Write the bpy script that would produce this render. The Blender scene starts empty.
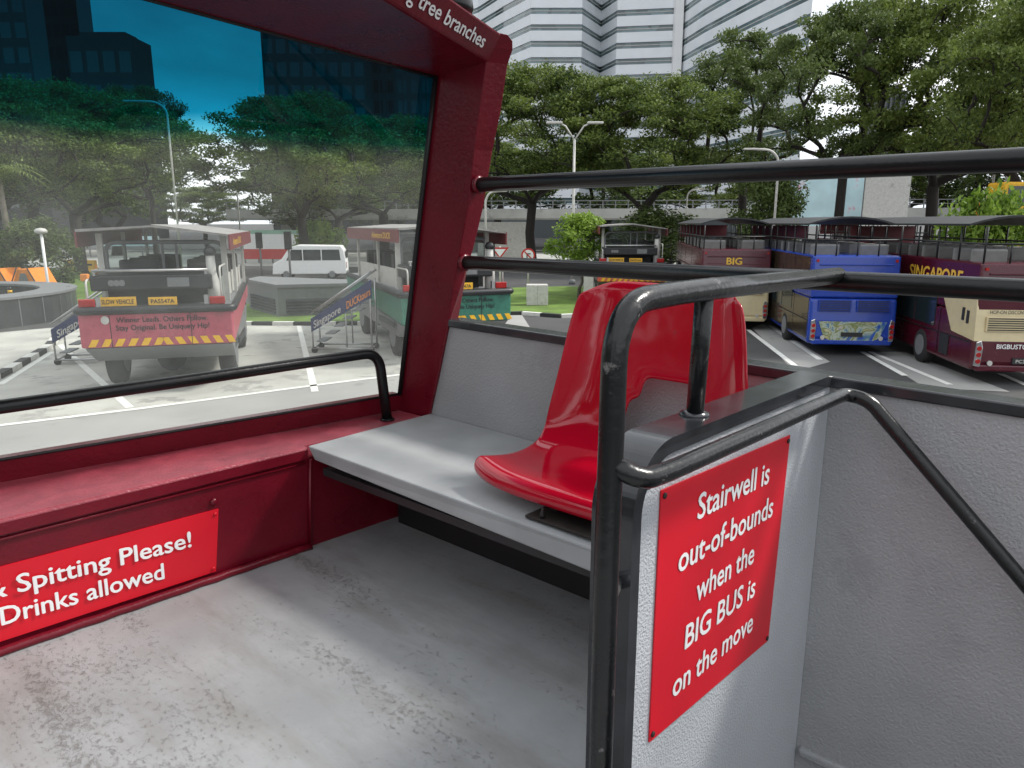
import bpy, bmesh, math, random
from mathutils import Vector, Matrix, noise
R = math.radians
PI = math.pi
random.seed(7)
scn = bpy.context.scene
COL = scn.collection
DZ = 2.5                                   # the upper deck's floor above the ground

# ------------------------------------------------------------------ camera, sky, sun, exposure
PITCH, YAW, FPX = R(12.4), R(48.4), 735.0
CAM = Vector((0, 0, DZ + 1.2))
cd = bpy.data.cameras.new('camera'); cam = bpy.data.objects.new('camera', cd); COL.objects.link(cam)
cam.location = CAM
cam.rotation_euler = (R(90) - PITCH, 0, -YAW)
cd.sensor_width = 36; cd.lens = FPX / 1024 * 36; cd.clip_start = 0.03; cd.clip_end = 3000
scn.camera = cam
vs = scn.view_settings
scn.display_settings.display_device = 'sRGB'
vs.view_transform = 'Standard'; vs.look = 'None'; vs.exposure = 0.82; vs.gamma = 1; vs.use_curve_mapping = False

SUN_EL, SUN_AZ = 46, 124                   # overcast: a wide soft sun, high, from behind the right shoulder
w = bpy.data.worlds.new('World'); scn.world = w; w.use_nodes = True
wn, wl = w.node_tree.nodes, w.node_tree.links
wn.clear()
wo = wn.new('ShaderNodeOutputWorld'); bg = wn.new('ShaderNodeBackground'); bg.inputs[1].default_value = 0.082
sky = wn.new('ShaderNodeTexSky'); sky.sky_type = 'NISHITA'; sky.sun_disc = False
sky.sun_elevation = R(SUN_EL); sky.sun_rotation = R(SUN_AZ); sky.dust_density = 2.0
tc = wn.new('ShaderNodeTexCoord'); mp = wn.new('ShaderNodeMapping'); mp.inputs['Scale'].default_value = (1.3, 1.3, 3.0)
nz = wn.new('ShaderNodeTexNoise'); nz.inputs['Scale'].default_value = 2.2; nz.inputs['Detail'].default_value = 7; nz.inputs['Roughness'].default_value = .55
rp = wn.new('ShaderNodeValToRGB'); rp.color_ramp.elements[0].position = .28; rp.color_ramp.elements[1].position = .5
rp.color_ramp.elements[0].color = (.55, .55, .55, 1); rp.color_ramp.elements[1].color = (1, 1, 1, 1)
nz2 = wn.new('ShaderNodeTexNoise'); nz2.inputs['Scale'].default_value = 3.5; nz2.inputs['Detail'].default_value = 6
rp2 = wn.new('ShaderNodeValToRGB'); rp2.color_ramp.elements[0].color = (7.6, 8.1, 8.7, 1); rp2.color_ramp.elements[1].color = (10.6, 10.8, 11.0, 1)
rp2.color_ramp.elements[0].position = .35; rp2.color_ramp.elements[1].position = .6
mx = wn.new('ShaderNodeMix'); mx.data_type = 'RGBA'
wl.new(tc.outputs['Generated'], mp.inputs[0]); wl.new(mp.outputs[0], nz.inputs[0]); wl.new(mp.outputs[0], nz2.inputs[0])
wl.new(nz.outputs[0], rp.inputs[0]); wl.new(nz2.outputs[0], rp2.inputs[0])
wl.new(rp.outputs[0], mx.inputs[0]); wl.new(sky.outputs[0], mx.inputs[6]); wl.new(rp2.outputs[0], mx.inputs[7])
wl.new(mx.outputs[2], bg.inputs[0]); wl.new(bg.outputs[0], wo.inputs[0])
sd = bpy.data.lights.new('sun', 'SUN'); sd.energy = 2.2; sd.angle = R(10); sd.color = (1, .96, .9)
so = bpy.data.objects.new('sun', sd); COL.objects.link(so)
so.rotation_euler = (R(90 - SUN_EL), 0, R(180 - SUN_AZ))

# ------------------------------------------------------------------ helpers
fw = Vector((math.sin(YAW) * math.cos(PITCH), math.cos(YAW) * math.cos(PITCH), -math.sin(PITCH)))
rt = Vector((math.cos(YAW), -math.sin(YAW), 0)); up = rt.cross(fw)
def at(px, depth, z=0.0):
    """the point of height z that stands `depth` metres ahead, at bearing px"""
    b = ((z - CAM.z) / depth - fw.z) / up.z
    return CAM + depth * (fw + rt * ((px - 512) / FPX) + up * b)
def zat(py, depth):
    return CAM.z + depth * (fw.z - up.z * ((py - 384) / FPX))
def ground(px, py, z=0.0):
    d = fw + rt * ((px - 512) / FPX) - up * ((py - 384) / FPX)
    return CAM + d * ((z - CAM.z) / d.z)
AZV = YAW                                   # the camera's heading: local +Y of a thing turned by -AZV points away from it

def thing(name, label, cat, loc=(0, 0, 0), rotz=0.0, group=None):
    o = bpy.data.objects.new(name, None); COL.objects.link(o)
    o.empty_display_size = .2
    o.location = loc; o.rotation_euler = (0, 0, rotz)
    o['label'] = label; o['category'] = cat
    if group: o['group'] = group
    return o
def tag(o, label=None, cat=None, group=None, kind=None):
    if label: o['label'] = label
    if cat: o['category'] = cat
    if group: o['group'] = group
    if kind: o['kind'] = kind
    return o
def copy_tree(o, parent=None):
    c = o.copy(); COL.objects.link(c)
    if parent: c.parent = parent
    for ch in list(o.children): copy_tree(ch, c)
    return c
def wmat(o):
    m = Matrix.LocRotScale(o.location, o.rotation_euler, o.scale)
    return wmat(o.parent) @ m if o.parent else m

class MB:
    """collects shapes; build() links them as ONE mesh object"""
    def __init__(s): s.v = []; s.f = []; s.sm = []
    def add(s, vs, fs, smooth=False):
        n = len(s.v); s.v += [Vector(p) for p in vs]
        for f in fs: s.f.append(tuple(n + i for i in f)); s.sm.append(smooth)
        return s
    def box(s, c, d, rot=None, taper=None):
        x, y, z = d[0] / 2, d[1] / 2, d[2] / 2
        t = taper if taper else (1, 1)
        pts = [(-x, -y, -z), (x, -y, -z), (x, y, -z), (-x, y, -z), (-x * t[0], -y * t[1], z), (x * t[0], -y * t[1], z), (x * t[0], y * t[1], z), (-x * t[0], y * t[1], z)]
        m = rot.to_4x4() if rot is not None else Matrix.Identity(4)
        pts = [m @ Vector(p) + Vector(c) for p in pts]
        return s.add(pts, [(0, 3, 2, 1), (4, 5, 6, 7), (0, 1, 5, 4), (1, 2, 6, 5), (2, 3, 7, 6), (3, 0, 4, 7)])
    def box2(s, a, b):
        a, b = Vector(a), Vector(b)
        return s.box((a + b) / 2, [abs(q) for q in (b - a)])
    def hexa(s, p8): return s.add(p8, [(0, 3, 2, 1), (4, 5, 6, 7), (0, 1, 5, 4), (1, 2, 6, 5), (2, 3, 7, 6), (3, 0, 4, 7)])
    def prism(s, poly, z0, z1, fn=None, smooth=False):
        """2-D outline (counter-clockwise) pulled from z0 to z1; fn maps (a,b,h) to a point"""
        fn = fn or (lambda a, b, h: (a, b, h))
        n = len(poly)
        pts = [fn(a, b, z0) for a, b in poly] + [fn(a, b, z1) for a, b in poly]
        s.add(pts, [tuple(reversed(range(n))), tuple(range(n, 2 * n))])
        k = len(s.v) - 2 * n
        for i in range(n):
            j = (i + 1) % n; s.f.append((k + i, k + j, k + n + j, k + n + i)); s.sm.append(smooth)
        return s
    def tube(s, pts, r, n=10, caps=True, smooth=True):
        pts = [Vector(p) for p in pts]; rr = r if isinstance(r, (list, tuple)) else [r] * len(pts)
        k = len(s.v); N = len(pts); ref = None; rings = []
        for i, p in enumerate(pts):
            t = (pts[min(i + 1, N - 1)] - pts[max(i - 1, 0)]).normalized()
            if ref is None:
                ref = t.orthogonal().normalized()
            ref = (ref - t * ref.dot(t))
            ref = ref.normalized() if ref.length > 1e-6 else t.orthogonal().normalized()
            b = t.cross(ref)
            for q in range(n):
                a = 2 * PI * q / n; s.v.append(p + (ref * math.cos(a) + b * math.sin(a)) * rr[i])
        for i in range(N - 1):
            for q in range(n):
                q2 = (q + 1) % n; s.f.append((k + i * n + q, k + i * n + q2, k + (i + 1) * n + q2, k + (i + 1) * n + q)); s.sm.append(smooth)
        if caps:
            s.f.append(tuple(k + q for q in reversed(range(n)))); s.f.append(tuple(k + (N - 1) * n + q for q in range(n))); s.sm += [False, False]
        return s
    def lathe(s, prof, c, n=24, axis='z', smooth=True):
        c = Vector(c); k = len(s.v)
        for r, h in prof:
            for q in range(n):
                a = 2 * PI * q / n; x, y = r * math.cos(a), r * math.sin(a)
                s.v.append(c + Vector({'z': (x, y, h), 'y': (x, h, -y), 'x': (h, x, y)}[axis]))
        for i in range(len(prof) - 1):
            for q in range(n):
                q2 = (q + 1) % n; s.f.append((k + i * n + q, k + i * n + q2, k + (i + 1) * n + q2, k + (i + 1) * n + q)); s.sm.append(smooth)
        s.f.append(tuple(k + q for q in reversed(range(n)))); s.f.append(tuple(k + (len(prof) - 1) * n + q for q in range(n))); s.sm += [False, False]
        return s
    def build(s, name, m, parent=None, world=False, bevel=0, seg=2, recalc=True):
        me = bpy.data.meshes.new(name)
        vv = s.v
        if parent is not None and world:
            iv = wmat(parent).inverted(); vv = [iv @ p for p in vv]
        me.from_pydata(vv, [], s.f)
        me.polygons.foreach_set('use_smooth', s.sm)
        if recalc:
            b = bmesh.new(); b.from_mesh(me); bmesh.ops.recalc_face_normals(b, faces=b.faces); b.to_mesh(me); b.free()
        me.materials.append(m); me.update()
        o = bpy.data.objects.new(name, me); COL.objects.link(o)
        if parent is not None: o.parent = parent
        if bevel:
            md = o.modifiers.new('bevel', 'BEVEL'); md.width = bevel; md.segments = seg; md.limit_method = 'ANGLE'; md.angle_limit = R(40)
        return o

def bend(pts, r, n=6):
    """polyline with every inner corner rounded to radius r"""
    pts = [Vector(p) for p in pts]; out = [pts[0]]
    for i in range(1, len(pts) - 1):
        a, b, c = pts[i - 1], pts[i], pts[i + 1]
        u, v = (a - b).normalized(), (c - b).normalized()
        d = min(r, (a - b).length * .49, (c - b).length * .49)
        p, q = b + u * d, b + v * d
        for k in range(n + 1):
            t = k / n; out.append(p * (1 - t) ** 2 + b * 2 * t * (1 - t) + q * t * t)
    out.append(pts[-1]); return out

def text(name, body, m, parent, o, r, u, width=None, height=None, bold=.018, thick=.0015, align='c', world=True, spacing=1.0, shear=0.0):
    """raised lettering; o = left/centre of the baseline, r / u = directions, height = capital height"""
    cu = bpy.data.curves.new(name, 'FONT'); cu.body = body; cu.size = 1; cu.resolution_u = 3; cu.space_character = spacing
    cu.shear = shear
    t = bpy.data.objects.new(name, cu); COL.objects.link(t)
    bpy.context.view_layer.update()
    me = bpy.data.meshes.new_from_object(t.evaluated_get(bpy.context.evaluated_depsgraph_get()))
    bpy.data.objects.remove(t); bpy.data.curves.remove(cu)
    xs = [v.co.x for v in me.vertices]; x0, x1 = min(xs), max(xs)
    sy = height / .73
    sx = (width / (x1 - x0)) if width else sy
    o, r, u = Vector(o), Vector(r).normalized(), Vector(u).normalized(); n = r.cross(u)
    off = {'l': 0, 'c': -.5, 'r': -1}[align] * (x1 - x0) * sx
    iv = wmat(parent).inverted() if world else Matrix.Identity(4)
    me.name = name
    base = [v.co.copy() for v in me.vertices]; polys = [tuple(p.vertices) for p in me.polygons]; N_ = len(base)
    vs_, fs_ = [], []
    for k_, (dx, dy) in enumerate(((0, 0), (-bold, 0), (bold, 0), (0, bold * .7), (0, -bold * .7))):
        for c in base: vs_.append(iv @ (o + r * ((c.x + dx - x0) * sx + off) + u * ((c.y + dy) * sy) + n * (thick + .00012 * k_)))
        fs_ += [tuple(q + k_ * N_ for q in p) for p in polys]
    me.clear_geometry(); me.from_pydata(vs_, [], fs_)
    me.materials.clear(); me.materials.append(m)
    ob = bpy.data.objects.new(name, me); COL.objects.link(ob); ob.parent = parent
    return ob

# ------------------------------------------------------------------ materials
def new_mat(name):
    m = bpy.data.materials.new(name); m.use_nodes = True
    nt = m.node_tree; return m, nt, nt.nodes['Principled BSDF'], nt.nodes, nt.links
def lin(c): return (c[0], c[1], c[2], 1)
def mat(name, col, rough=.5, metal=0.0, var=.12, vscale=6, bump=0.0, bscale=60, coat=0.0, dirt=None, dscale=3, dpos=.55, spec=.5, bdist=.004):
    """painted / solid surface: a little mottling, optional bump, optional patches of a second colour"""
    m, nt, P, N, L = new_mat(name)
    tcn = N.new('ShaderNodeTexCoord')
    n1 = N.new('ShaderNodeTexNoise'); n1.inputs['Scale'].default_value = vscale; n1.inputs['Detail'].default_value = 6
    L.new(tcn.outputs['Object'], n1.inputs[0])
    r1 = N.new('ShaderNodeValToRGB'); r1.color_ramp.elements[0].position = .3; r1.color_ramp.elements[1].position = .7
    r1.color_ramp.elements[0].color = lin([c * (1 - var) for c in col]); r1.color_ramp.elements[1].color = lin([min(1, c * (1 + var)) for c in col])
    L.new(n1.outputs[0], r1.inputs[0]); out = r1.outputs[0]
    if dirt:
        n2 = N.new('ShaderNodeTexNoise'); n2.inputs['Scale'].default_value = dscale; n2.inputs['Detail'].default_value = 9; n2.inputs['Roughness'].default_value = .7
        L.new(tcn.outputs['Object'], n2.inputs[0])
        r2 = N.new('ShaderNodeValToRGB'); r2.color_ramp.elements[0].position = dpos; r2.color_ramp.elements[1].position = dpos + .06
        L.new(n2.outputs[0], r2.inputs[0])
        x = N.new('ShaderNodeMix'); x.data_type = 'RGBA'; x.inputs[7].default_value = lin(dirt)
        L.new(r2.outputs[0], x.inputs[0]); L.new(out, x.inputs[6]); out = x.outputs[2]
    L.new(out, P.inputs['Base Color'])
    rr = N.new('ShaderNodeMapRange'); rr.inputs['To Min'].default_value = max(.03, rough * .8); rr.inputs['To Max'].default_value = min(1, rough * 1.25)
    L.new(n1.outputs[0], rr.inputs[0]); L.new(rr.outputs[0], P.inputs['Roughness'])
    P.inputs['Metallic'].default_value = metal; P.inputs['Coat Weight'].default_value = coat; P.inputs['Coat Roughness'].default_value = .08
    P.inputs['Specular IOR Level'].default_value = spec
    if bump:
        n3 = N.new('ShaderNodeTexNoise'); n3.inputs['Scale'].default_value = bscale; n3.inputs['Detail'].default_value = 2
        L.new(tcn.outputs['Object'], n3.inputs[0])
        b = N.new('ShaderNodeBump'); b.inputs['Strength'].default_value = bump; b.inputs['Distance'].default_value = bdist
        L.new(n3.outputs[0], b.inputs['Height']); L.new(b.outputs[0], P.inputs['Normal'])
    return m

M = {}
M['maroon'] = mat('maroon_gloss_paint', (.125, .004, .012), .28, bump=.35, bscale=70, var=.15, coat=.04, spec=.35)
M['maroon_sheen'] = mat('faded_maroon_painted_sheen', (.29, .045, .065), .36, bump=.5, bscale=120, var=.2, vscale=14)  # faded maroon, lightened further to paint the sky's sheen into the ledge colour
M['greywall'] = mat('grey_stipple_paint', (.32, .325, .335), .42, dirt=(.285, .29, .30), dscale=1.6, dpos=.56, bump=.6, bscale=150, bdist=.006, var=.07, vscale=4)
M['lightwall'] = mat('pale_grey_stipple_paint', (.46, .48, .51), .4, bump=.8, bscale=170, bdist=.005, var=.05, vscale=4)
M['shelf'] = mat('grey_shelf_paint', (.34, .352, .36), .5, var=.10, vscale=7, bump=.15, bscale=40)
M['black'] = mat('chipped_black_paint', (.006, .0065, .007), .3, var=.3, bump=.2, bscale=60, coat=.05, spec=.35, dirt=(.05, .035, .028), dscale=9, dpos=.68)
M['blackworn'] = mat('worn_black_paint', (.007, .0075, .008), .27, var=.3, bump=.35, bscale=60, coat=.08, spec=.4, dirt=(.16, .15, .15), dscale=16, dpos=.63)
M['cap'] = mat('worn_dark_metal_edge', (.030, .032, .036), .2, metal=.15, var=.3, vscale=12, coat=.3, bump=.1, bscale=30)
M['rubber'] = mat('black_rubber', (.008, .008, .009), .5)
M['signred'] = mat('red_sign_plastic', (.60, .005, .018), .38, var=.05)
M['white'] = mat('white_paint', (.8, .8, .8), .5, var=.04)
M['steel'] = mat('brushed_steel', (.45, .45, .45), .3, metal=.9)
M['darkplate'] = mat('rusty_dark_plate', (.016, .012, .010), .6, var=.4, vscale=30)
M['dark'] = mat('dark_grey_paint', (.02, .021, .023), .45)
M['asphalt'] = mat('asphalt', (.06, .06, .06), .9, var=.18, vscale=.6, bump=.4, bscale=80, dirt=(.045, .045, .045), dscale=.4, dpos=.56)
M['concrete'] = mat('concrete_apron', (.42, .415, .38), .9, var=.16, vscale=.9, dirt=(.29, .285, .265), dscale=.8, dpos=.55, bump=.3, bscale=40)
M['lane'] = mat('grey_lane_concrete', (.30, .297, .285), .9, var=.12, vscale=.5, dirt=(.23, .23, .22), dscale=.6, dpos=.57)
M['grass'] = mat('lawn', (.10, .17, .025), .95, var=.35, vscale=1.2, bump=1, bscale=20)
M['kerbw'] = mat('white_kerb_paint', (.62, .62, .58), .8)
M['kerbb'] = mat('black_kerb_paint', (.03, .03, .03), .8)
M['line'] = mat('white_road_paint', (.72, .72, .68), .8, var=.1)
M['conc2'] = mat('pale_concrete', (.36, .36, .34), .85, var=.12, vscale=.5, dirt=(.24, .24, .23), dscale=.3, dpos=.55)
M['offwhite'] = mat('off_white_paint', (.50, .49, .46), .5, var=.12, dirt=(.36, .35, .32), dscale=1.2, dpos=.58)
M['greypaint'] = mat('mid_grey_paint', (.17, .175, .18), .6)
M['tile'] = mat('dark_stone_tile', (.045, .047, .05), .35, var=.25, vscale=2)
M['yellow'] = mat('yellow_paint', (.75, .42, .02), .5)
M['orange'] = mat('orange_paint', (.72, .24, .03), .5)
M['red'] = mat('bright_red_paint', (.5, .02, .02), .5)
M['green'] = mat('sea_green_paint', (.035, .16, .11), .45, var=.2, coat=.05, dirt=(.03, .10, .08), dscale=1.5, dpos=.56)
M['pink'] = mat('faded_pink_red_paint', (.40, .085, .115), .45, var=.15, coat=.05, dirt=(.28, .07, .09), dscale=1.5, dpos=.56)
M['orangered'] = mat('orange_red_paint', (.55, .10, .06), .45)
M['blue'] = mat('royal_blue_paint', (.011, .048, .34), .25, var=.06, coat=.3)
M['busmaroon'] = mat('bus_maroon_paint', (.075, .006, .016), .25, var=.08, coat=.25)
M['cream'] = mat('bus_cream_paint', (.62, .52, .31), .3, var=.05, coat=.3)
M['canopyred'] = mat('canopy_red_edge', (.15, .03, .035), .5)
M['navy'] = mat('navy_banner', (.02, .03, .10), .5)
M['plateyellow'] = mat('plate_yellow', (.72, .40, .03), .45)
M['taillight'] = mat('tail_light_red', (.35, .01, .01), .15, coat=.6)
M['chrome'] = mat('chrome', (.7, .7, .72), .1, metal=1)
M['tyre'] = mat('tyre_rubber', (.02, .02, .02), .85)
M['bark'] = mat('tree_bark', (.022, .018, .014), .9, var=.35, vscale=3, bump=1, bscale=12)
M['barkpale'] = mat('pale_tree_bark', (.12, .105, .085), .9, var=.3, vscale=3, bump=1, bscale=12)
M['skin'] = mat('skin', (.30, .16, .10), .5)
M['hair'] = mat('black_hair', (.01, .009, .008), .5)
M['towerdark'] = mat('dark_tower_cladding', (.014, .016, .018), .4)
M['towergrey'] = mat('grey_tower_cladding', (.07, .08, .085), .4)
M['bluesign'] = mat('blue_sign', (.03, .12, .45), .4)
M['hoardgreen'] = mat('pale_green_hoarding', (.28, .45, .36), .6)
M['hoardblue'] = mat('pale_blue_hoarding', (.48, .66, .71), .6, var=.15, vscale=.5, dirt=(.62, .35, .42), dscale=.25, dpos=.56)
M['busseat'] = mat('grey_bus_seat', (.17, .17, .165), .6)
M['canopytop'] = mat('weathered_canopy_cloth', (.26, .25, .24), .7, var=.2, dirt=(.18, .16, .15), dscale=1.5)
M['gold'] = mat('gold_lettering', (.75, .45, .05), .4)
M['spandrel'] = mat('white_spandrel_panel', (.74, .77, .80), .35, var=.04, vscale=.3)

def glass_dark(name, col=(.02, .03, .035), rough=.06, streak=None):
    m, nt, P, N, L = new_mat(name)
    P.inputs['Roughness'].default_value = rough; P.inputs['Specular IOR Level'].default_value = .8
    if streak:
        tcn = N.new('ShaderNodeTexCoord'); v = N.new('ShaderNodeTexVoronoi'); v.inputs['Scale'].default_value = streak
        L.new(tcn.outputs['Object'], v.inputs[0]); r = N.new('ShaderNodeValToRGB')
        r.color_ramp.elements[0].color = lin(col); r.color_ramp.elements[1].color = lin([c * 4 + .02 for c in col])
        L.new(v.outputs['Color'], r.inputs[0]); L.new(r.outputs[0], P.inputs['Base Color'])
    else: P.inputs['Base Color'].default_value = lin(col)
    return m
M['window'] = glass_dark('dark_window_glass')
M['ribbon'] = glass_dark('office_ribbon_glass', (.035, .055, .06), .1, streak=.35)
def clear_glass(name, tint=(.8, .85, .85), film=.08):
    m, nt, P, N, L = new_mat(name); N.remove(P); out = N['Material Output']
    t = N.new('ShaderNodeBsdfTransparent'); t.inputs[0].default_value = lin(tint)
    g = N.new('ShaderNodeBsdfGlossy'); g.inputs['Roughness'].default_value = .02
    d = N.new('ShaderNodeBsdfTranslucent'); d.inputs[0].default_value = (.8, .8, .78, 1)
    f = N.new('ShaderNodeFresnel'); f.inputs[0].default_value = 1.45
    a = N.new('ShaderNodeMixShader'); b = N.new('ShaderNodeMixShader'); b.inputs[0].default_value = film
    L.new(f.outputs[0], a.inputs[0]); L.new(t.outputs[0], a.inputs[1]); L.new(g.outputs[0], a.inputs[2])
    L.new(a.outputs[0], b.inputs[1]); L.new(d.outputs[0], b.inputs[2]); L.new(b.outputs[0], out.inputs[0])
    return m
M['clear'] = clear_glass('clear_side_glass')

def foliage(name, c0, c1, trans=.35):
    m, nt, P, N, L = new_mat(name); out = N['Material Output']
    tcn = N.new('ShaderNodeTexCoord'); n1 = N.new('ShaderNodeTexNoise'); n1.inputs['Scale'].default_value = .55; n1.inputs['Detail'].default_value = 3
    g = N.new('ShaderNodeNewGeometry'); oi = N.new('ShaderNodeObjectInfo')
    L.new(tcn.outputs['Object'], n1.inputs[0])
    ad = N.new('ShaderNodeMath'); ad.operation = 'MULTIPLY_ADD'; ad.inputs[1].default_value = .55
    L.new(g.outputs['Random Per Island'], ad.inputs[0]); L.new(n1.outputs[0], ad.inputs[2])
    ad2 = N.new('ShaderNodeMath'); ad2.operation = 'MULTIPLY_ADD'; ad2.inputs[1].default_value = .25
    L.new(oi.outputs['Random'], ad2.inputs[0]); L.new(ad.outputs[0], ad2.inputs[2])
    r = N.new('ShaderNodeValToRGB'); r.color_ramp.elements[0].position = .5; r.color_ramp.elements[1].position = 1.2 / 1.3
    r.color_ramp.elements[0].color = lin(c0); r.color_ramp.elements[1].color = lin(c1)
    L.new(ad2.outputs[0], r.inputs[0]); L.new(r.outputs[0], P.inputs['Base Color'])
    P.inputs['Roughness'].default_value = .55; P.inputs['Specular IOR Level'].default_value = .3
    t = N.new('ShaderNodeBsdfTranslucent'); L.new(r.outputs[0], t.inputs[0])
    x = N.new('ShaderNodeMixShader'); x.inputs[0].default_value = trans
    L.new(P.outputs[0], x.inputs[1]); L.new(t.outputs[0], x.inputs[2]); L.new(x.outputs[0], out.inputs[0])
    return m
M['leaf'] = foliage('rain_tree_leaves', (.034, .064, .016), (.155, .205, .045))
M['leafdark'] = foliage('dark_tree_leaves', (.025, .048, .016), (.10, .14, .038))
M['leafbright'] = foliage('bright_shrub_leaves', (.07, .14, .015), (.22, .33, .05))

def windscreen_mat():
    """laminated glass with a blue sun band along its top and a thin film of road dust"""
    m, nt, P, N, L = new_mat('tinted_windscreen_glass'); N.remove(P); out = N['Material Output']
    g = N.new('ShaderNodeNewGeometry'); sp = N.new('ShaderNodeSeparateXYZ'); L.new(g.outputs['Position'], sp.inputs[0])
    nn = N.new('ShaderNodeTexNoise'); nn.inputs['Scale'].default_value = 3; L.new(g.outputs['Position'], nn.inputs[0])
    ad = N.new('ShaderNodeMath'); ad.operation = 'MULTIPLY_ADD'; ad.inputs[1].default_value = .05; L.new(nn.outputs[0], ad.inputs[0]); L.new(sp.outputs['Z'], ad.inputs[2])
    mr = N.new('ShaderNodeMapRange'); mr.inputs['From Min'].default_value = DZ + 1.42; mr.inputs['From Max'].default_value = DZ + 1.85; L.new(ad.outputs[0], mr.inputs[0])
    r = N.new('ShaderNodeValToRGB'); e = r.color_ramp.elements
    e[0].position = 0; e[0].color = (.95, .97, .95, 1); e[1].position = 1; e[1].color = (.001, .085, .15, 1)
    for p, c in ((.08, (.86, .93, .91, 1)), (.19, (.08, .42, .54, 1)), (.32, (.003, .20, .33, 1)), (.6, (.001, .125, .20, 1))):
        k = e.new(p); k.color = c
    L.new(mr.outputs[0], r.inputs[0])
    t = N.new('ShaderNodeBsdfTransparent'); L.new(r.outputs[0], t.inputs[0])
    gl = N.new('ShaderNodeBsdfGlossy'); gl.inputs['Roughness'].default_value = .01; gl.inputs[0].default_value = (.8, .8, .8, 1)
    f = N.new('ShaderNodeFresnel'); f.inputs[0].default_value = 1.3
    a = N.new('ShaderNodeMixShader'); L.new(f.outputs[0], a.inputs[0]); L.new(t.outputs[0], a.inputs[1]); L.new(gl.outputs[0], a.inputs[2])
    d = N.new('ShaderNodeBsdfTranslucent')
    dm = N.new('ShaderNodeMix'); dm.data_type = 'RGBA'; dm.blend_type = 'MULTIPLY'; dm.inputs[0].default_value = 1; dm.inputs[7].default_value = (.85, .84, .78, 1)
    L.new(r.outputs[0], dm.inputs[6]); L.new(dm.outputs[2], d.inputs[0])
    dn = N.new('ShaderNodeTexNoise'); dn.inputs['Scale'].default_value = 5; dn.inputs['Detail'].default_value = 8; L.new(g.outputs['Position'], dn.inputs[0])
    dr = N.new('ShaderNodeMapRange'); dr.inputs['From Min'].default_value = .3; dr.inputs['From Max'].default_value = .7; dr.inputs['To Min'].default_value = .06; dr.inputs['To Max'].default_value = .17
    L.new(dn.outputs[0], dr.inputs[0])
    df = N.new('ShaderNodeMapRange'); df.inputs['From Min'].default_value = .0; df.inputs['From Max'].default_value = .25; df.inputs['To Min'].default_value = 1; df.inputs['To Max'].default_value = .2; L.new(mr.outputs[0], df.inputs[0])
    dmul = N.new('ShaderNodeMath'); dmul.operation = 'MULTIPLY'; L.new(dr.outputs[0], dmul.inputs[0]); L.new(df.outputs[0], dmul.inputs[1])
    b = N.new('ShaderNodeMixShader'); L.new(dmul.outputs[0], b.inputs[0]); L.new(a.outputs[0], b.inputs[1]); L.new(d.outputs[0], b.inputs[2])
    L.new(b.outputs[0], out.inputs[0]); return m
M['windscreen'] = windscreen_mat()

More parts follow.
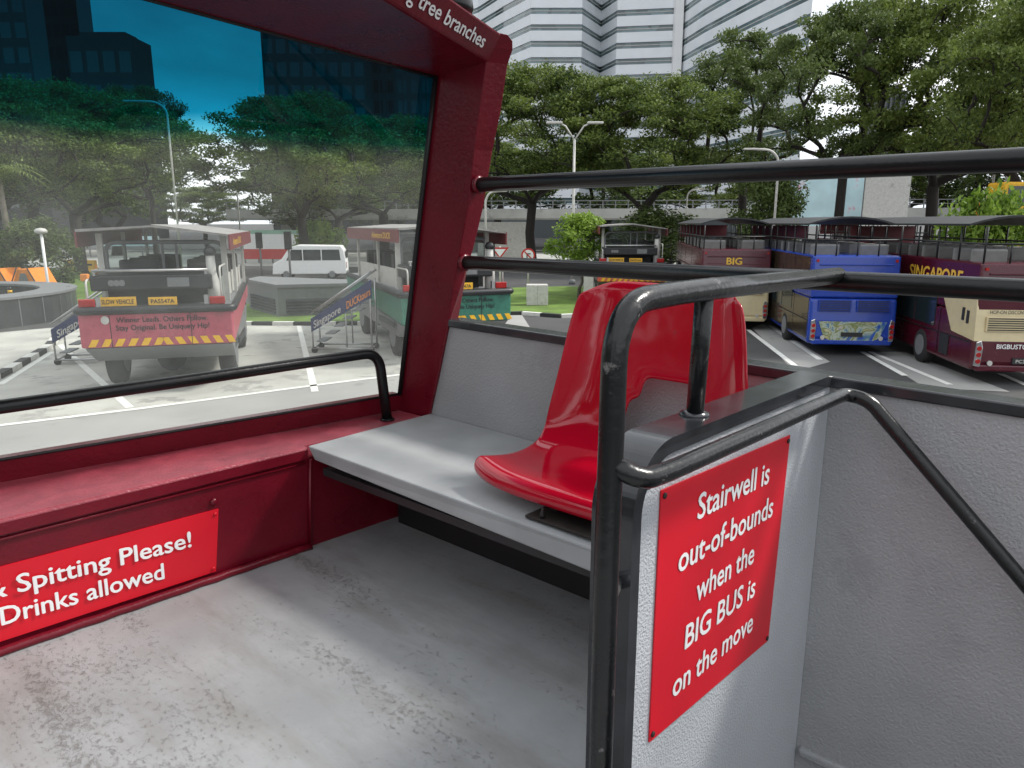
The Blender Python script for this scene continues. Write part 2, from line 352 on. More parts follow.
def deck_mat():
    """grey deck paint worn through to dark plate, scraped along the bus"""
    m, nt, P, N, L = new_mat('worn_grey_deck_paint')
    tcn = N.new('ShaderNodeTexCoord')
    def noise_(sc, det, rough, scale=(1, 1, 1), dist=0):
        mpp = N.new('ShaderNodeMapping'); mpp.inputs['Scale'].default_value = scale; L.new(tcn.outputs['Object'], mpp.inputs[0])
        n = N.new('ShaderNodeTexNoise'); n.inputs['Scale'].default_value = sc; n.inputs['Detail'].default_value = det; n.inputs['Roughness'].default_value = rough; n.inputs['Distortion'].default_value = dist
        L.new(mpp.outputs[0], n.inputs[0]); return n.outputs[0]
    def ramp(src, a, b, ca, cb):
        r = N.new('ShaderNodeValToRGB'); r.color_ramp.elements[0].position = a; r.color_ramp.elements[1].position = b
        r.color_ramp.elements[0].color = lin(ca); r.color_ramp.elements[1].color = lin(cb); L.new(src, r.inputs[0]); return r.outputs[0]
    def mix(fac, a, b):
        x = N.new('ShaderNodeMix'); x.data_type = 'RGBA'; L.new(fac, x.inputs[0])
        for i, c in ((6, a), (7, b)):
            if isinstance(c, tuple): x.inputs[i].default_value = lin(c)
            else: L.new(c, x.inputs[i])
        return x.outputs[2]
    def math_(op, a, b):
        x = N.new('ShaderNodeMath'); x.operation = op
        for i, c in ((0, a), (1, b)):
            if isinstance(c, (int, float)): x.inputs[i].default_value = c
            else: L.new(c, x.inputs[i])
        return x.outputs[0]
    base = ramp(noise_(2.2, 6, .6), .3, .7, (.25, .255, .262), (.35, .355, .362))
    grime = ramp(noise_(5, 8, .65, (1.6, .35, 1)), .48, .70, (0, 0, 0), (.55, .55, .55))
    c = mix(grime, base, (.18, .17, .15))
    fine = noise_(60, 10, .85, (1, .6, 1), 0); zone = noise_(2.6, 3, .5, (1.4, .5, 1))
    seam = N.new('ShaderNodeTexWave'); seam.wave_type = 'BANDS'; seam.bands_direction = 'X'; seam.inputs['Scale'].default_value = 1.05; seam.inputs['Distortion'].default_value = 1.4; seam.inputs['Detail'].default_value = 3; seam.inputs['Detail Scale'].default_value = 2
    L.new(tcn.outputs['Object'], seam.inputs[0])
    sm = ramp(seam.outputs['Fac'], .9, 1, (0, 0, 0), (1, 1, 1))
    k = math_('ADD', fine, math_('MULTIPLY', zone, .40)); k = math_('ADD', k, math_('MULTIPLY', sm, .04))
    chips = ramp(k, .765, .87, (0, 0, 0), (1, 1, 1))
    chf = ramp(chips, 0, 1, (0, 0, 0), (.55, .55, .55)); c = mix(chf, c, (.13, .12, .105))
    L.new(c, P.inputs['Base Color'])
    P.inputs['Roughness'].default_value = .55
    b = N.new('ShaderNodeBump'); b.inputs['Strength'].default_value = .6; b.inputs['Distance'].default_value = .003; b.invert = True
    L.new(chips, b.inputs['Height'])
    b2 = N.new('ShaderNodeBump'); b2.inputs['Strength'].default_value = .35; b2.inputs['Distance'].default_value = .004
    L.new(noise_(14, 4, .6), b2.inputs['Height']); L.new(b.outputs[0], b2.inputs['Normal']); L.new(b2.outputs[0], P.inputs['Normal'])
    return m
M['deck'] = deck_mat()
def seat_mat():
    m, nt, P, N, L = new_mat('glossy_red_plastic')
    tcn = N.new('ShaderNodeTexCoord')
    n = N.new('ShaderNodeTexNoise'); n.inputs['Scale'].default_value = 7; n.inputs['Detail'].default_value = 5; L.new(tcn.outputs['Object'], n.inputs[0])
    r = N.new('ShaderNodeValToRGB'); r.color_ramp.elements[0].color = (.36, .002, .014, 1); r.color_ramp.elements[1].color = (.47, .004, .022, 1); L.new(n.outputs[0], r.inputs[0])
    mpp = N.new('ShaderNodeMapping'); mpp.inputs['Scale'].default_value = (1, 1, 1); mpp.inputs['Rotation'].default_value = (0, 0, .6); L.new(tcn.outputs['Object'], mpp.inputs[0])
    m2 = N.new('ShaderNodeMapping'); m2.inputs['Scale'].default_value = (3, 30, 10); L.new(mpp.outputs[0], m2.inputs[0])
    sn = N.new('ShaderNodeTexNoise'); sn.inputs['Scale'].default_value = 2.2; sn.inputs['Detail'].default_value = 5; L.new(m2.outputs[0], sn.inputs[0])
    sr = N.new('ShaderNodeValToRGB'); sr.color_ramp.elements[0].position = .70; sr.color_ramp.elements[1].position = .74; sr.color_ramp.elements[1].color = (.6, .6, .6, 1); L.new(sn.outputs[0], sr.inputs[0])
    sx = N.new('ShaderNodeMix'); sx.data_type = 'RGBA'; sx.inputs[7].default_value = (.10, .03, .03, 1); L.new(sr.outputs[0], sx.inputs[0]); L.new(r.outputs[0], sx.inputs[6])
    L.new(sx.outputs[2], P.inputs['Base Color'])
    rr = N.new('ShaderNodeMapRange'); rr.inputs['To Min'].default_value = .05; rr.inputs['To Max'].default_value = .12; L.new(n.outputs[0], rr.inputs[0]); L.new(rr.outputs[0], P.inputs['Roughness'])
    n3 = N.new('ShaderNodeTexNoise'); n3.inputs['Scale'].default_value = 6; L.new(tcn.outputs['Object'], n3.inputs[0])
    b = N.new('ShaderNodeBump'); b.inputs['Strength'].default_value = .12; b.inputs['Distance'].default_value = .02; L.new(n3.outputs[0], b.inputs['Height']); L.new(b.outputs[0], P.inputs['Normal'])
    P.inputs['Coat Weight'].default_value = .3; P.inputs['Coat Roughness'].default_value = .1
    return m
M['seat'] = seat_mat()
def mural_mat(name, cols, sc=2.2):
    m, nt, P, N, L = new_mat(name)
    tcn = N.new('ShaderNodeTexCoord'); n = N.new('ShaderNodeTexNoise'); n.inputs['Scale'].default_value = sc; n.inputs['Detail'].default_value = 4; n.inputs['Distortion'].default_value = 1.5
    L.new(tcn.outputs['Object'], n.inputs[0]); r = N.new('ShaderNodeValToRGB'); e = r.color_ramp.elements
    e[0].position = .32; e[0].color = lin(cols[0]); e[1].position = .68; e[1].color = lin(cols[-1])
    for i, c in enumerate(cols[1:-1]): k = e.new(.32 + .36 * (i + 1) / (len(cols) - 1)); k.color = lin(c)
    L.new(n.outputs[0], r.inputs[0]); L.new(r.outputs[0], P.inputs['Base Color']); P.inputs['Roughness'].default_value = .25; P.inputs['Coat Weight'].default_value = .4
    return m
M['wrap'] = mural_mat('dark_gold_bus_wrap', [(.010, .008, .008), (.022, .016, .012), (.06, .04, .022), (.014, .010, .010), (.12, .09, .06)], 1.3)
M['skyline'] = mural_mat('skyline_bus_print', [(.02, .07, .45), (.10, .22, .30), (.45, .50, .42), (.16, .20, .05), (.6, .55, .35), (.03, .09, .4)], 2.4)

# ================================================================== THE GROUND
o = MB().add([(-1500, -1500, 0), (1500, -1500, 0), (1500, 1500, 0), (-1500, 1500, 0)], [(0, 1, 2, 3)]).build('ground', M['asphalt']); tag(o, kind='structure')
def sheet(name, pts, z, m, kind='structure'):
    o = MB().add([(p[0], p[1], z) for p in pts], [tuple(range(len(pts)))]).build(name, m); tag(o, kind=kind); return o
def slab(name, pts, z, m):
    o = MB().prism([(p[0], p[1]) for p in pts], -.05, z).build(name, m); tag(o, kind='structure'); return o
G = ground
sheet('parking_lane', [G(-900, 760), G(480, 460), G(560, 374), G(520, 312), G(100, 335), G(-700, 372)], .004, M['lane'])
sheet('parking_apron', [G(-900, 468), G(-10, 428), G(310, 386), G(440, 372), G(440, 335), G(392, 322), G(240, 323), G(95, 324), G(-300, 360), G(-800, 420)], .008, M['concrete'])
def stripe(name, a, b, wd, z=.012, m='line'):
    a, b = Vector(a), Vector(b); a.z = b.z = 0; t = (b - a).normalized(); n = Vector((-t.y, t.x, 0)) * wd / 2
    return sheet(name, [a - n, b - n, b + n, a + n], z, M[m])
for a, b in (((299, 326), (315, 392)), ((-60, 433), (140, 409)), ((140, 409), (312, 386)), ((312, 386), (400, 375)), ((130, 408), (60, 345)), ((0, 385), (52, 352)),
             ((748, 330), (795, 366)), ((770, 326), (820, 360)), ((862, 352), (905, 376)), ((870, 352), (950, 385)), ((1000, 374), (1060, 400)), ((690, 320), (735, 352))):
    stripe('parking_line', G(*a), G(*b), .16)
sheet('bay_strip', [G(752, 328), G(768, 322), G(830, 362), G(795, 372)], .006, M['lane'])
sheet('bay_strip', [G(868, 352), G(905, 352), G(1010, 392), G(925, 388)], .006, M['lane'])
slab('lawn', [at(392, 29.2), at(520, 30.5), at(560, 29.5), at(625, 30.5), at(700, 36), at(705, 41), at(560, 42.5), at(420, 40), at(398, 33)], .10, M['grass'])
slab('lawn', [G(-160, 322), G(130, 302), G(215, 306), G(215, 278), G(60, 272), G(-160, 276)], .10, M['grass'])
slab('lawn', [G(238, 325), G(398, 323), G(410, 303), G(238, 306)], .10, M['grass'])
sheet('road', [G(-400, 272), G(250, 266), G(700, 270), G(1000, 262), G(1000, 250), G(-400, 250)], .006, M['conc2'])
def striped_kerb(pts, n):
    pts = [Vector(p) for p in pts]; L = [0]
    for a, b in zip(pts, pts[1:]): L.append(L[-1] + (b - a).length)
    def ev(t):
        s = t * L[-1]
        for i in range(len(pts) - 1):
            if s <= L[i + 1] + 1e-6: return pts[i].lerp(pts[i + 1], (s - L[i]) / (L[i + 1] - L[i]))
        return pts[-1]
    k = thing('kerb', 'black and white striped kerb of concrete blocks along the lawn', 'kerb', (pts[0].x, pts[0].y, 0))
    for par, m in ((0, 'kerbw'), (1, 'kerbb')):
        b = MB()
        for i in range(n):
            if i % 2 != par: continue
            p, q = ev(i / n), ev((i + .985) / n); t = (q - p).normalized(); nn = Vector((-t.y, t.x, 0)) * .11
            b.prism([((p - nn).x, (p - nn).y), ((q - nn).x, (q - nn).y), ((q + nn).x, (q + nn).y), ((p + nn).x, (p + nn).y)], 0, .14)
        b.build('black_block' if par else 'white_block', M[m], k, world=True)
    return k
k = striped_kerb([at(480, 29.8), at(520, 30.2), at(560, 29.2), at(625, 30.2), at(700, 35.5)], 15); k['label'] = 'black and white striped kerb edging the round lawn behind the red seat'
k = striped_kerb([at(232, 27.1), at(310, 27.0), at(400, 27.2)], 8); k['label'] = 'striped kerb below the grey louvred planter'
k = striped_kerb([G(-60, 402), G(0, 378), G(48, 350), G(58, 338)], 12); k['label'] = 'striped kerb beside the curved dark wall on the left'

# ================================================================== THE BUS DECK (built in metres above the deck floor)
D = Vector((0, 0, DZ))
def dk(p): return Vector(p) + D
XW = 2.04
def yb(X): return 2.66 - .163 * (max(X, .1) - .58) + (.0 if X > .1 else .1 * (X - .1) ** 2 * -1)
def yt(X): return 2.163 - .16 * (X - 1.977)
def zt(X): return 1.735 - .1 * (X - 1.977)
def fl(X): return Vector((X, 1.917 + (X - 2.03) * .30, 1.755 - (X - 2.03) * .078))    # lower edge of the rear fascia
def fu(X): return Vector((X, 1.850 + (X - 2.03) * .30, 1.838 - (X - 2.03) * .078))
XL = -.60
xs = [XL + (2.0 - XL) * i / 12 for i in range(13)]
# floor
fl_poly = [(XL, -1.2), (.955, -1.2), (.955, .655), (2.04, .655), (2.04, 2.36), (XL, 2.36)]
o = MB().prism(fl_poly, DZ - .05, DZ).build('deck_floor', M['deck']); tag(o, kind='structure')
# stairwell inside: lower floor and inner side
st = thing('stairwell', 'grey stairwell shaft going down behind the sign partition', 'stairwell', dk((1.5, -.3, -1.9)))
MB().box2(dk((.955, -1.2, -1.95)), dk((2.04, .65, -1.9))).build('bottom_floor', M['dark'], st, world=True)
MB().box2(dk((.925, -1.2, -1.9)), dk((.953, .64, -.052))).build('inner_wall', M['greywall'], st, world=True)
for i in range(5):
    MB().box2(dk((.96, -.28 - .2 * i, -1.9)), dk((2.035, -.08 - .2 * i, -1.6 + .28 * i - .1))).build('stair_step', M['dark'], st, world=True)

# front end
fe = thing('bus_front', 'dark red painted front end of the open top deck with windscreen frame', 'bus front', dk((.8, 2.3, 0)))
def lerp(a, b, t): return a + (b - a) * t
def ledge_front(X): return Vector((X, 2.312 - .055 * (X - .484), .40))
def base_front(X): return Vector((X, 2.334 - .055 * (X - .435), 0))
X9 = 2.10
b = MB()          # front panel: recessed lower face, with the thicker lip above it
xq = [XL + (2.038 - XL) * i / 16 for i in range(17)]
for X0, X1 in zip(xq, xq[1:]):
    b.hexa([dk(base_front(X0) + Vector((0, .012, 0))), dk(base_front(X1) + Vector((0, .012, 0))), dk((X1, 2.48, 0)), dk((X0, 2.48, 0)),
            dk(ledge_front(X0) + Vector((0, .014, -.045))), dk(ledge_front(X1) + Vector((0, .014, -.045))), dk((X1, 2.48, .355)), dk((X0, 2.48, .355))])
b.build('front_panel', M['maroon'], fe, world=True)
b = MB(); b2 = MB(); xe = [XL + (1.425 - XL) * i / 14 for i in range(15)]
for X0, X1 in zip(xe, xe[1:]):
    f0, f1 = ledge_front(X0), ledge_front(X1); dz = Vector((0, 0, -.044)); r0, r1 = Vector((X0, yb(X0) + .05, .40)), Vector((X1, yb(X1) + .05, .40))
    g0, g1 = f0 + Vector((0, .010, .0)), f1 + Vector((0, .010, .0))
    b.hexa([dk(f0 + dz), dk(f1 + dz), dk(r1 + dz), dk(r0 + dz), dk(f0 + Vector((0, 0, -.008))), dk(f1 + Vector((0, 0, -.008))), dk(r1 + Vector((0, 0, -.004))), dk(r0 + Vector((0, 0, -.004)))])
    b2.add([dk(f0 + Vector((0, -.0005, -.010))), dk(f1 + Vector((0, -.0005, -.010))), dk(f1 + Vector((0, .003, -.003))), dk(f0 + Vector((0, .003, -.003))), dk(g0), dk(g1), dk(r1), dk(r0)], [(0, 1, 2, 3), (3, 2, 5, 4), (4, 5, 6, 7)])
b.build('ledge', M['maroon'], fe, world=True); b2.build('ledge_top', M['maroon_sheen'], fe, world=True)
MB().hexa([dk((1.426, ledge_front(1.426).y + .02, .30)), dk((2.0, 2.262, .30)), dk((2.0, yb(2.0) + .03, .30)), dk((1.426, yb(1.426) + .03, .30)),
           dk((1.426, ledge_front(1.426).y + .03, .398)), dk((2.0, 2.262, .398)), dk((2.0, yb(2.0) + .03, .398)), dk((1.426, yb(1.426) + .03, .398))]).build('ledge_end', M['maroon_sheen'], fe, world=True)
b = MB()          # base trim with an uneven paint edge
pts = []
for i in range(40):
    X = XL + (1.42 - XL) * i / 39; pts.append(dk(base_front(X) + Vector((0, -.008 + .003 * math.sin(i * 2.7), .012))))
b.tube(pts, .014, 8); b.build('base_trim', M['maroon'], fe, world=True)
MB().tube([dk(ledge_front(1.435) + Vector((0, .006, -.05))), dk(base_front(1.425) + Vector((0, .006, 0)))], .007, 8).build('corner_bead', M['maroon'], fe, world=True)
b = MB(); b.tube([dk(ledge_front(XL) + Vector((0, .012, -.06))), dk(ledge_front(1.42) + Vector((0, .012, -.06)))], .006, 6); b.build('panel_bead', M['maroon'], fe, world=True)
MB().lathe([(.013, .004), (.013, .0), (.009, -.004), (.005, -.006)], dk((1.075, base_front(1.075).y - .006, .283)), 16, 'y').build('bolt', M['maroon'], fe, world=True)
# lower frame strip under the glass
b = MB()
for X0, X1 in zip(xs, xs[1:]):
    p = []
    for X in (X0, X1):
        p.append([dk((X, yb(X) + .04, .401)), dk((X, yb(X) + .06, .401)), dk((X, yb(X) + .05, .475)), dk((X, yb(X) - .012, .475)), dk((X, yb(X) + .0, .401))])
    for i in range(4):
        b.add([p[0][i], p[1][i], p[1][i + 1], p[0][i + 1]], [(0, 1, 2, 3)])
    b.add([p[0][4], p[1][4], p[1][0], p[0][0]], [(0, 1, 2, 3)])
b.build('lower_frame', M['maroon'], fe, world=True)
# pillar: four-cornered section swept upward
def A(z): return Vector((2.0, 2.426 - .199 * (z - .468), z))
Bp = [(.36, 2.285), (.734, 2.161), (.829, 2.14), (1.018, 2.09), (1.257, 2.02), (1.461, 1.985), (1.755, 1.920)]
def B(z):
    for (z0, y0), (z1, y1) in zip(Bp, Bp[1:]):
        if z <= z1: return Vector((2.025, lerp(y0, y1, (z - z0) / (z1 - z0)), z))
    return Vector((2.025, 1.920 - (z - 1.755) * .8, z))
b = MB(); zs = [.36, .6, .78, .83, .92, 1.0, 1.1, 1.257, 1.461, 1.6, 1.7, 1.755, 1.80, 1.825, 1.840]
rings = []
for z in zs:
    a_, b_ = A(z), B(z); fx = min(1, max(0, (z - .80) / .35))
    xo = 2.03 + .075 * fx; cut = {1.825: .012, 1.840: .045}.get(z, 0)
    oy = b_.y - .004 - .028 * min(1, max(0, (z - 1.3) / .3)) * (1 if z < 1.77 else max(0, (1.84 - z) / .07))
    rings.append([dk(a_), dk(b_), dk((xo - cut, oy, z)), dk((2.112 - cut - .028 * min(1, max(0, (z - 1.45) / .3)), oy + .03, z)), dk((2.112 - cut, a_.y + .03, z)), dk((2.012, a_.y + .012, z))])
k = 0
for r in rings: b.v += r
n = 6
for i in range(len(rings) - 1):
    for q in range(n):
        q2 = (q + 1) % n; b.f.append((i * n + q, i * n + q2, (i + 1) * n + q2, (i + 1) * n + q)); b.sm.append(False)
b.f += [tuple(range(n)), tuple((len(rings) - 1) * n + q for q in range(n))]; b.sm += [False, False]
b.build('pillar', M['maroon'], fe, world=True, bevel=.008)
# header: soffit from the glass to the rear fascia, top closed
b = MB(); xh = [XL + (2.035 - XL) * i / 14 for i in range(15)]
ringsH = []
for X in xh:
    xg = min(X, 2.0)
    ringsH.append([dk((X, yt(xg) - .006, zt(xg) - .004)), dk(fl(X)), dk(fu(X)), dk((X, fu(X).y + .16, fu(X).z + .012)), dk((X, yt(xg) + .02, zt(xg) + .12)), dk((X, yt(xg) + .03, zt(xg) + .03))])
for r in ringsH: b.v += r
for i in range(len(ringsH) - 1):
    for q in range(6):
        q2 = (q + 1) % 6; b.f.append((i * 6 + q, (i + 1) * 6 + q, (i + 1) * 6 + q2, i * 6 + q2)); b.sm.append(False)
b.f += [tuple(range(6)), tuple((len(ringsH) - 1) * 6 + q for q in range(6))]; b.sm += [False, False]
b.build('header', M['maroon'], fe, world=True, bevel=.008)
# lettering on the fascia
p0, p1 = fl(1.60).lerp(fu(1.60), .16), fl(1.985).lerp(fu(1.985), .16)
r_ = p1 - p0; u_ = (fu(1.8) - fl(1.8))
text('lettering', 'g tree branches', M['white'], fe, dk(fl(1.955).lerp(fu(1.955), .30)), r_, u_, width=.47, height=.047, align='r', bold=.018, thick=.003)
# glass and its seal
b = MB()
NX, NZ = 12, 10
for i in range(NX + 1):
    X = XL + (2.0 - XL) * i / NX
    for j in range(NZ + 1):
        t = j / NZ; b.v.append(dk((X, lerp(yb(X), yt(X), t), lerp(.472, zt(X), t))))
for i in range(NX):
    for j in range(NZ):
        q = i * (NZ + 1) + j; b.f.append((q, q + NZ + 1, q + NZ + 2, q + 1)); b.sm.append(True)
ws = b.build('windscreen', M['windscreen'], fe, world=True); ws['label'] = 'clear windscreen glass with a blue tinted band along its top'
b = MB(); off = Vector((-.006, -.008, 0))
b.tube([dk(Vector((X, yb(X), .475)) + off) for X in xs], .006, 6)
b.tube([dk(Vector((2.0, lerp(yb(2.0), yt(2.0), t), lerp(.472, zt(2.0), t))) + off) for t in (0, .25, .5, .75, 1)], .011, 6)
b.tube([dk(Vector((X, yt(X), zt(X) - .004)) + off) for X in xs], .007, 6)
b.build('rubber_seal', M['rubber'], ws, world=True)

# beacon camera on the header
bc = thing('roof_beacon', 'black round lamp housing with a red top on the windscreen header', 'beacon', dk((1.80, 1.885, 1.868)))
MB().lathe([(.085, 0), (.09, .01), (.085, .045), (.072, .06)], (0, 0, 0), 24).build('base', M['black'], bc)
MB().lathe([(.075, .061), (.078, .09), (.078, .16), (.07, .19)], (0, 0, 0), 24).build('housing', M['steel'], bc)
MB().lathe([(.07, .191), (.068, .25), (.05, .28), (.02, .29)], (0, 0, 0), 24).build('lens', M['red'], bc)

# windscreen grab rail
gr = thing('grab_rail', 'low black tube rail running across in front of the windscreen', 'rail', dk((1.86, 2.34, .40)))
b = MB(); b.tube(bend([dk((XL, 2.55, .69)), dk((.557, 2.469, .68)), dk((1.093, 2.425, .68)), dk((1.855, 2.378, .682)), dk((1.862, 2.345, .39))], .075, 8), .021, 14)
b.build('rail_tube', M['black'], gr, world=True)
MB().lathe([(.03, 0), (.03, .004), (.018, .006)], dk((1.862, 2.345, .401)), 16).build('foot_flange', M['black'], gr, world=True)

# side wall and its cap
def wz(Y): return .785 + (Y - .2) * .018
sw = thing('side_wall', 'grey stippled side wall of the deck with a dark metal top edge', 'side wall', dk((2.07, .5, -1.9)))
b = MB(); Y0, Y1, YM = -1.6, 2.30, .65
b.hexa([dk((XW, Y0, -1.95)), dk((2.10, Y0, -1.95)), dk((2.10, Y1, -1.95)), dk((XW, Y1, -1.95)), dk((XW, Y0, wz(Y0) - .03)), dk((2.10, Y0, wz(Y0) - .03)), dk((2.10, Y1, wz(Y1) - .03)), dk((XW, Y1, wz(Y1) - .03))])
b.build('wall_panel', M['greywall'], sw, world=True)
b = MB()
b.hexa([dk((XW - .012, Y0, wz(Y0) - .032)), dk((2.112, Y0, wz(Y0) - .032)), dk((2.112, 2.15, wz(2.15) - .032)), dk((XW - .012, 2.15, wz(2.15) - .032)), dk((XW - .012, Y0, wz(Y0))), dk((2.112, Y0, wz(Y0))), dk((2.112, 2.15, wz(2.15))), dk((XW - .012, 2.15, wz(2.15)))])
b.build('top_edge', M['cap'], sw, world=True, bevel=.005)
b = MB(); b.box2(dk((XW - .016, -1.6, -.385)), dk((XW + .01, .64, -.355))); b.build('weld_strip', M['greywall'], sw, world=True, bevel=.008)

# guard rails
for z, lab, x, ya in ((1.338, 'upper of the two long black guard rails above the side wall', 2.05, 1.985), (1.047, 'lower long black guard rail just above the red seat', 2.05, 2.065)):
    g_ = thing('guard_rail', lab, 'guard rail', dk((x, ya, z)), group='guard rails along the side of the deck')
    b = MB(); b.tube([dk((x, ya, z)), dk((x, 0, z)), dk((x, -1.6, z))], .027, 16); b.build('rail_tube', M['black'], g_, world=True)
    MB().lathe([(.034, 0), (.034, -.008), (.025, -.014)], dk((x, ya + .004, z)), 18, 'y').build('end_flange', M['maroon'], g_, world=True)
    MB().tube([dk((x + .0, -1.4, z)), dk((x, -1.4, .78))], .02, 10).build('rail_post', M['black'], g_, world=True)

# shelf on which the seat stands
sh = thing('platform', 'grey painted shelf platform under the red seat along the side wall', 'platform', dk((1.74, 1.5, 0)))
b = MB()
b.hexa([dk((1.44, .717, .312)), dk((2.038, .717, .312)), dk((2.038, 2.26, .35)), dk((1.44, 2.245, .35)), dk((1.44, .717, .385)), dk((2.038, .717, .385)), dk((2.038, 2.275, .405)), dk((1.425, 2.262, .405))])
b.build('shelf_top', M['shelf'], sh, world=True, bevel=.006)
MB().box2(dk((1.80, .72, .0)), dk((1.82, 2.22, .31))).build('shade_panel', M['rubber'], sh, world=True)  # added black panel, stands in for the deep shade under the shelf
MB().box2(dk((1.47, .72, .285)), dk((1.52, 2.24, .312))).build('under_beam', M['dark'], sh, world=True)

# the moulded seat, facing the aisle
se = thing('bucket_seat', 'glossy red moulded plastic bucket seat with a slot in its back', 'seat', dk((1.68, 1.12, .405)))
prof = [(1.499, .430), (1.490, .452), (1.498, .474), (1.525, .487), (1.56, .483), (1.64, .476), (1.72, .474), (1.79, .482), (1.845, .505), (1.88, .545), (1.899, .60), (1.911, .66), (1.922, .73), (1.932, .80), (1.942, .87), (1.951, .935), (1.956, .985), (1.963, 1.012), (1.975, 1.016)]
def half(v):
    hw = [.38, .40, .402, .396, .382, .354, .354, .36, .362, .358, .348, .338, .326, .314, .303, .293, .284, .272, .262]
    return hw[v]
NU = 16; b = MB(); YC = 1.13
for v, (x, z) in enumerate(prof):
    for i in range(NU + 1):
        u = -1 + 2 * i / NU
        a = abs(u)
        wing = max(0, a - .6) / .4
        wing = wing ** 2
        dip = (1 - u * u)
        bk = min(1, max(0, (v - 7) / 3))                     # how much this row belongs to the back
        top = max(0, (v - 14) / 4)
        X = x - bk * wing * .055 + bk * dip * .012
        Z = z + (1 - bk) * (wing * (.008 if v > 2 else .0) - dip * .010 * (1 if 2 < v < 9 else 0)) - top * wing * .035
        Yv = YC + u * half(v) * (1 - (.03 * wing * top)) - .0
        X += (a ** 4) * (.055, .055, .05, .035, .02, .008, 0)[min(v, 6)]
        b.v.append(dk((X, Yv, Z)))
for v in range(len(prof) - 1):
    for i in range(NU):
        if 9 <= v < 12 and 3 <= i < 10 and not (v == 11 and i in (3, 9)): continue
        q = v * (NU + 1) + i; b.f.append((q, q + 1, q + NU + 2, q + NU + 1)); b.sm.append(True)
shell = b.build('seat_shell', M['seat'], se, world=True)
md = shell.modifiers.new('s', 'SOLIDIFY'); md.thickness = .012; md.offset = 0
md = shell.modifiers.new('b', 'SUBSURF'); md.levels = 2; md.render_levels = 2
b = MB(); b.box2(dk((1.462, 1.0, .396)), dk((1.90, 1.25, .404))); b.build('base_plate', M['darkplate'], se, world=True, bevel=.002)
b = MB()
for y in (1.05, 1.21): b.box2(dk((1.54, y - .012, .404)), dk((1.86, y + .012, .462)))
b.build('mounting_bracket', M['darkplate'], se, world=True)
b = MB()
for y in (1.20,): b.lathe([(.008, 0), (.008, .01), (.004, .02), (.004, .028)], dk((1.478, y, .404)), 10)
b.build('bolt', M['darkplate'], se, world=True)
# partition with its cap
YP = .65
pa = thing('stair_partition', 'pale grey stippled partition panel with dark rounded top edge', 'partition', dk((1.5, .68, -1.9)))
def part_outline(x0, zt_, rr=.075, x1=2.038, zb=-1.95):
    pts = [(x1, zb), (x1, zt_ - .005)]
    for i in range(25):
        a = PI / 2 + (PI / 2) * i / 24; pts.append((x0 + rr + rr * math.cos(a), zt_ - rr + rr * math.sin(a)))
    pts.append((x0, zb)); return pts
zc = .814
MB().prism(part_outline(1.072, zc - .034, .10), YP, YP + .07, fn=lambda a, b_, h: dk((a, h, b_ + (a - 1.03) * -.012))).build('panel', M['lightwall'], pa, world=True)
# cap strip that follows the outline
oc = part_outline(1.045, zc, .13)[1:]; oi = part_outline(1.074, zc - .030, .103)[1:]
b = MB()
for i in range(len(oc) - 1):
    P8 = []
    for y in (YP - .006, YP + .082):
        P8 += [dk((oc[i][0], y, oc[i][1] - (oc[i][0] - 1.03) * .012)), dk((oc[i + 1][0], y, oc[i + 1][1] - (oc[i + 1][0] - 1.03) * .012)), dk((oi[i + 1][0], y, oi[i + 1][1] - (oi[i + 1][0] - 1.03) * .012)), dk((oi[i][0], y, oi[i][1] - (oi[i][0] - 1.03) * .012))]
    b.add(P8, [(0, 1, 2, 3), (7, 6, 5, 4), (0, 4, 5, 1), (2, 6, 7, 3)])
b.add([dk((1.0, 0, 0))] * 0, [])
cap = b.build('cap_strip', M['cap'], pa, world=True)
md = cap.modifiers.new('w', 'WELD'); md.merge_threshold = .0005

# hoop rail
hp = thing('hoop_rail', 'worn black tube hoop standing over the partition and joining the guard rail', 'hoop rail', dk((.965, .665, 0)))
b = MB(); b.tube(bend([dk((.962, .64, -.25)), dk((.960, .64, .6)), dk((.966, .64, 1.076)), dk((1.2, .645, 1.079)), dk((2.05, .66, 1.062))], .10, 9), .0215, 16)
b.build('hoop_tube', M['blackworn'], hp, world=True)
MB().tube([dk((1.362, .70, .790)), dk((1.288, .655, 1.07))], .018, 14).build('strut', M['blackworn'], hp, world=True)
MB().lathe([(.032, 0), (.03, .006), (.019, .012)], dk((1.36, .70, .808)), 18).build('strut_flange', M['cap'], hp, world=True)
MB().tube([dk((.965, .645, .56)), dk((1.05, .68, .56))], .016, 12).build('spacer', M['steel'], hp, world=True)
# stair handrail
hr = thing('stair_handrail', 'black handrail bending down along the stairwell wall beside the red sign', 'handrail', dk((1.97, .55, .77)))
b = MB(); b.tube(bend([dk((.962, .64, .815)), dk((.985, .592, .792)), dk((1.06, .588, .788)), dk((1.965, .588, .765)), dk((1.97, .53, .757)), dk((1.97, .153, .381)), dk((1.97, -1.0, -.75))], .05, 7), .018, 14)
hro = b.build('rail_tube', M['blackworn'], hr, world=True)
for X in (1.1, 1.9): MB().tube([dk((X, .592, .79 - .03 * (X > 1.5))), dk((X, .652, .735))], .008, 8).build('rail_bracket', M['black'], hr, world=True)

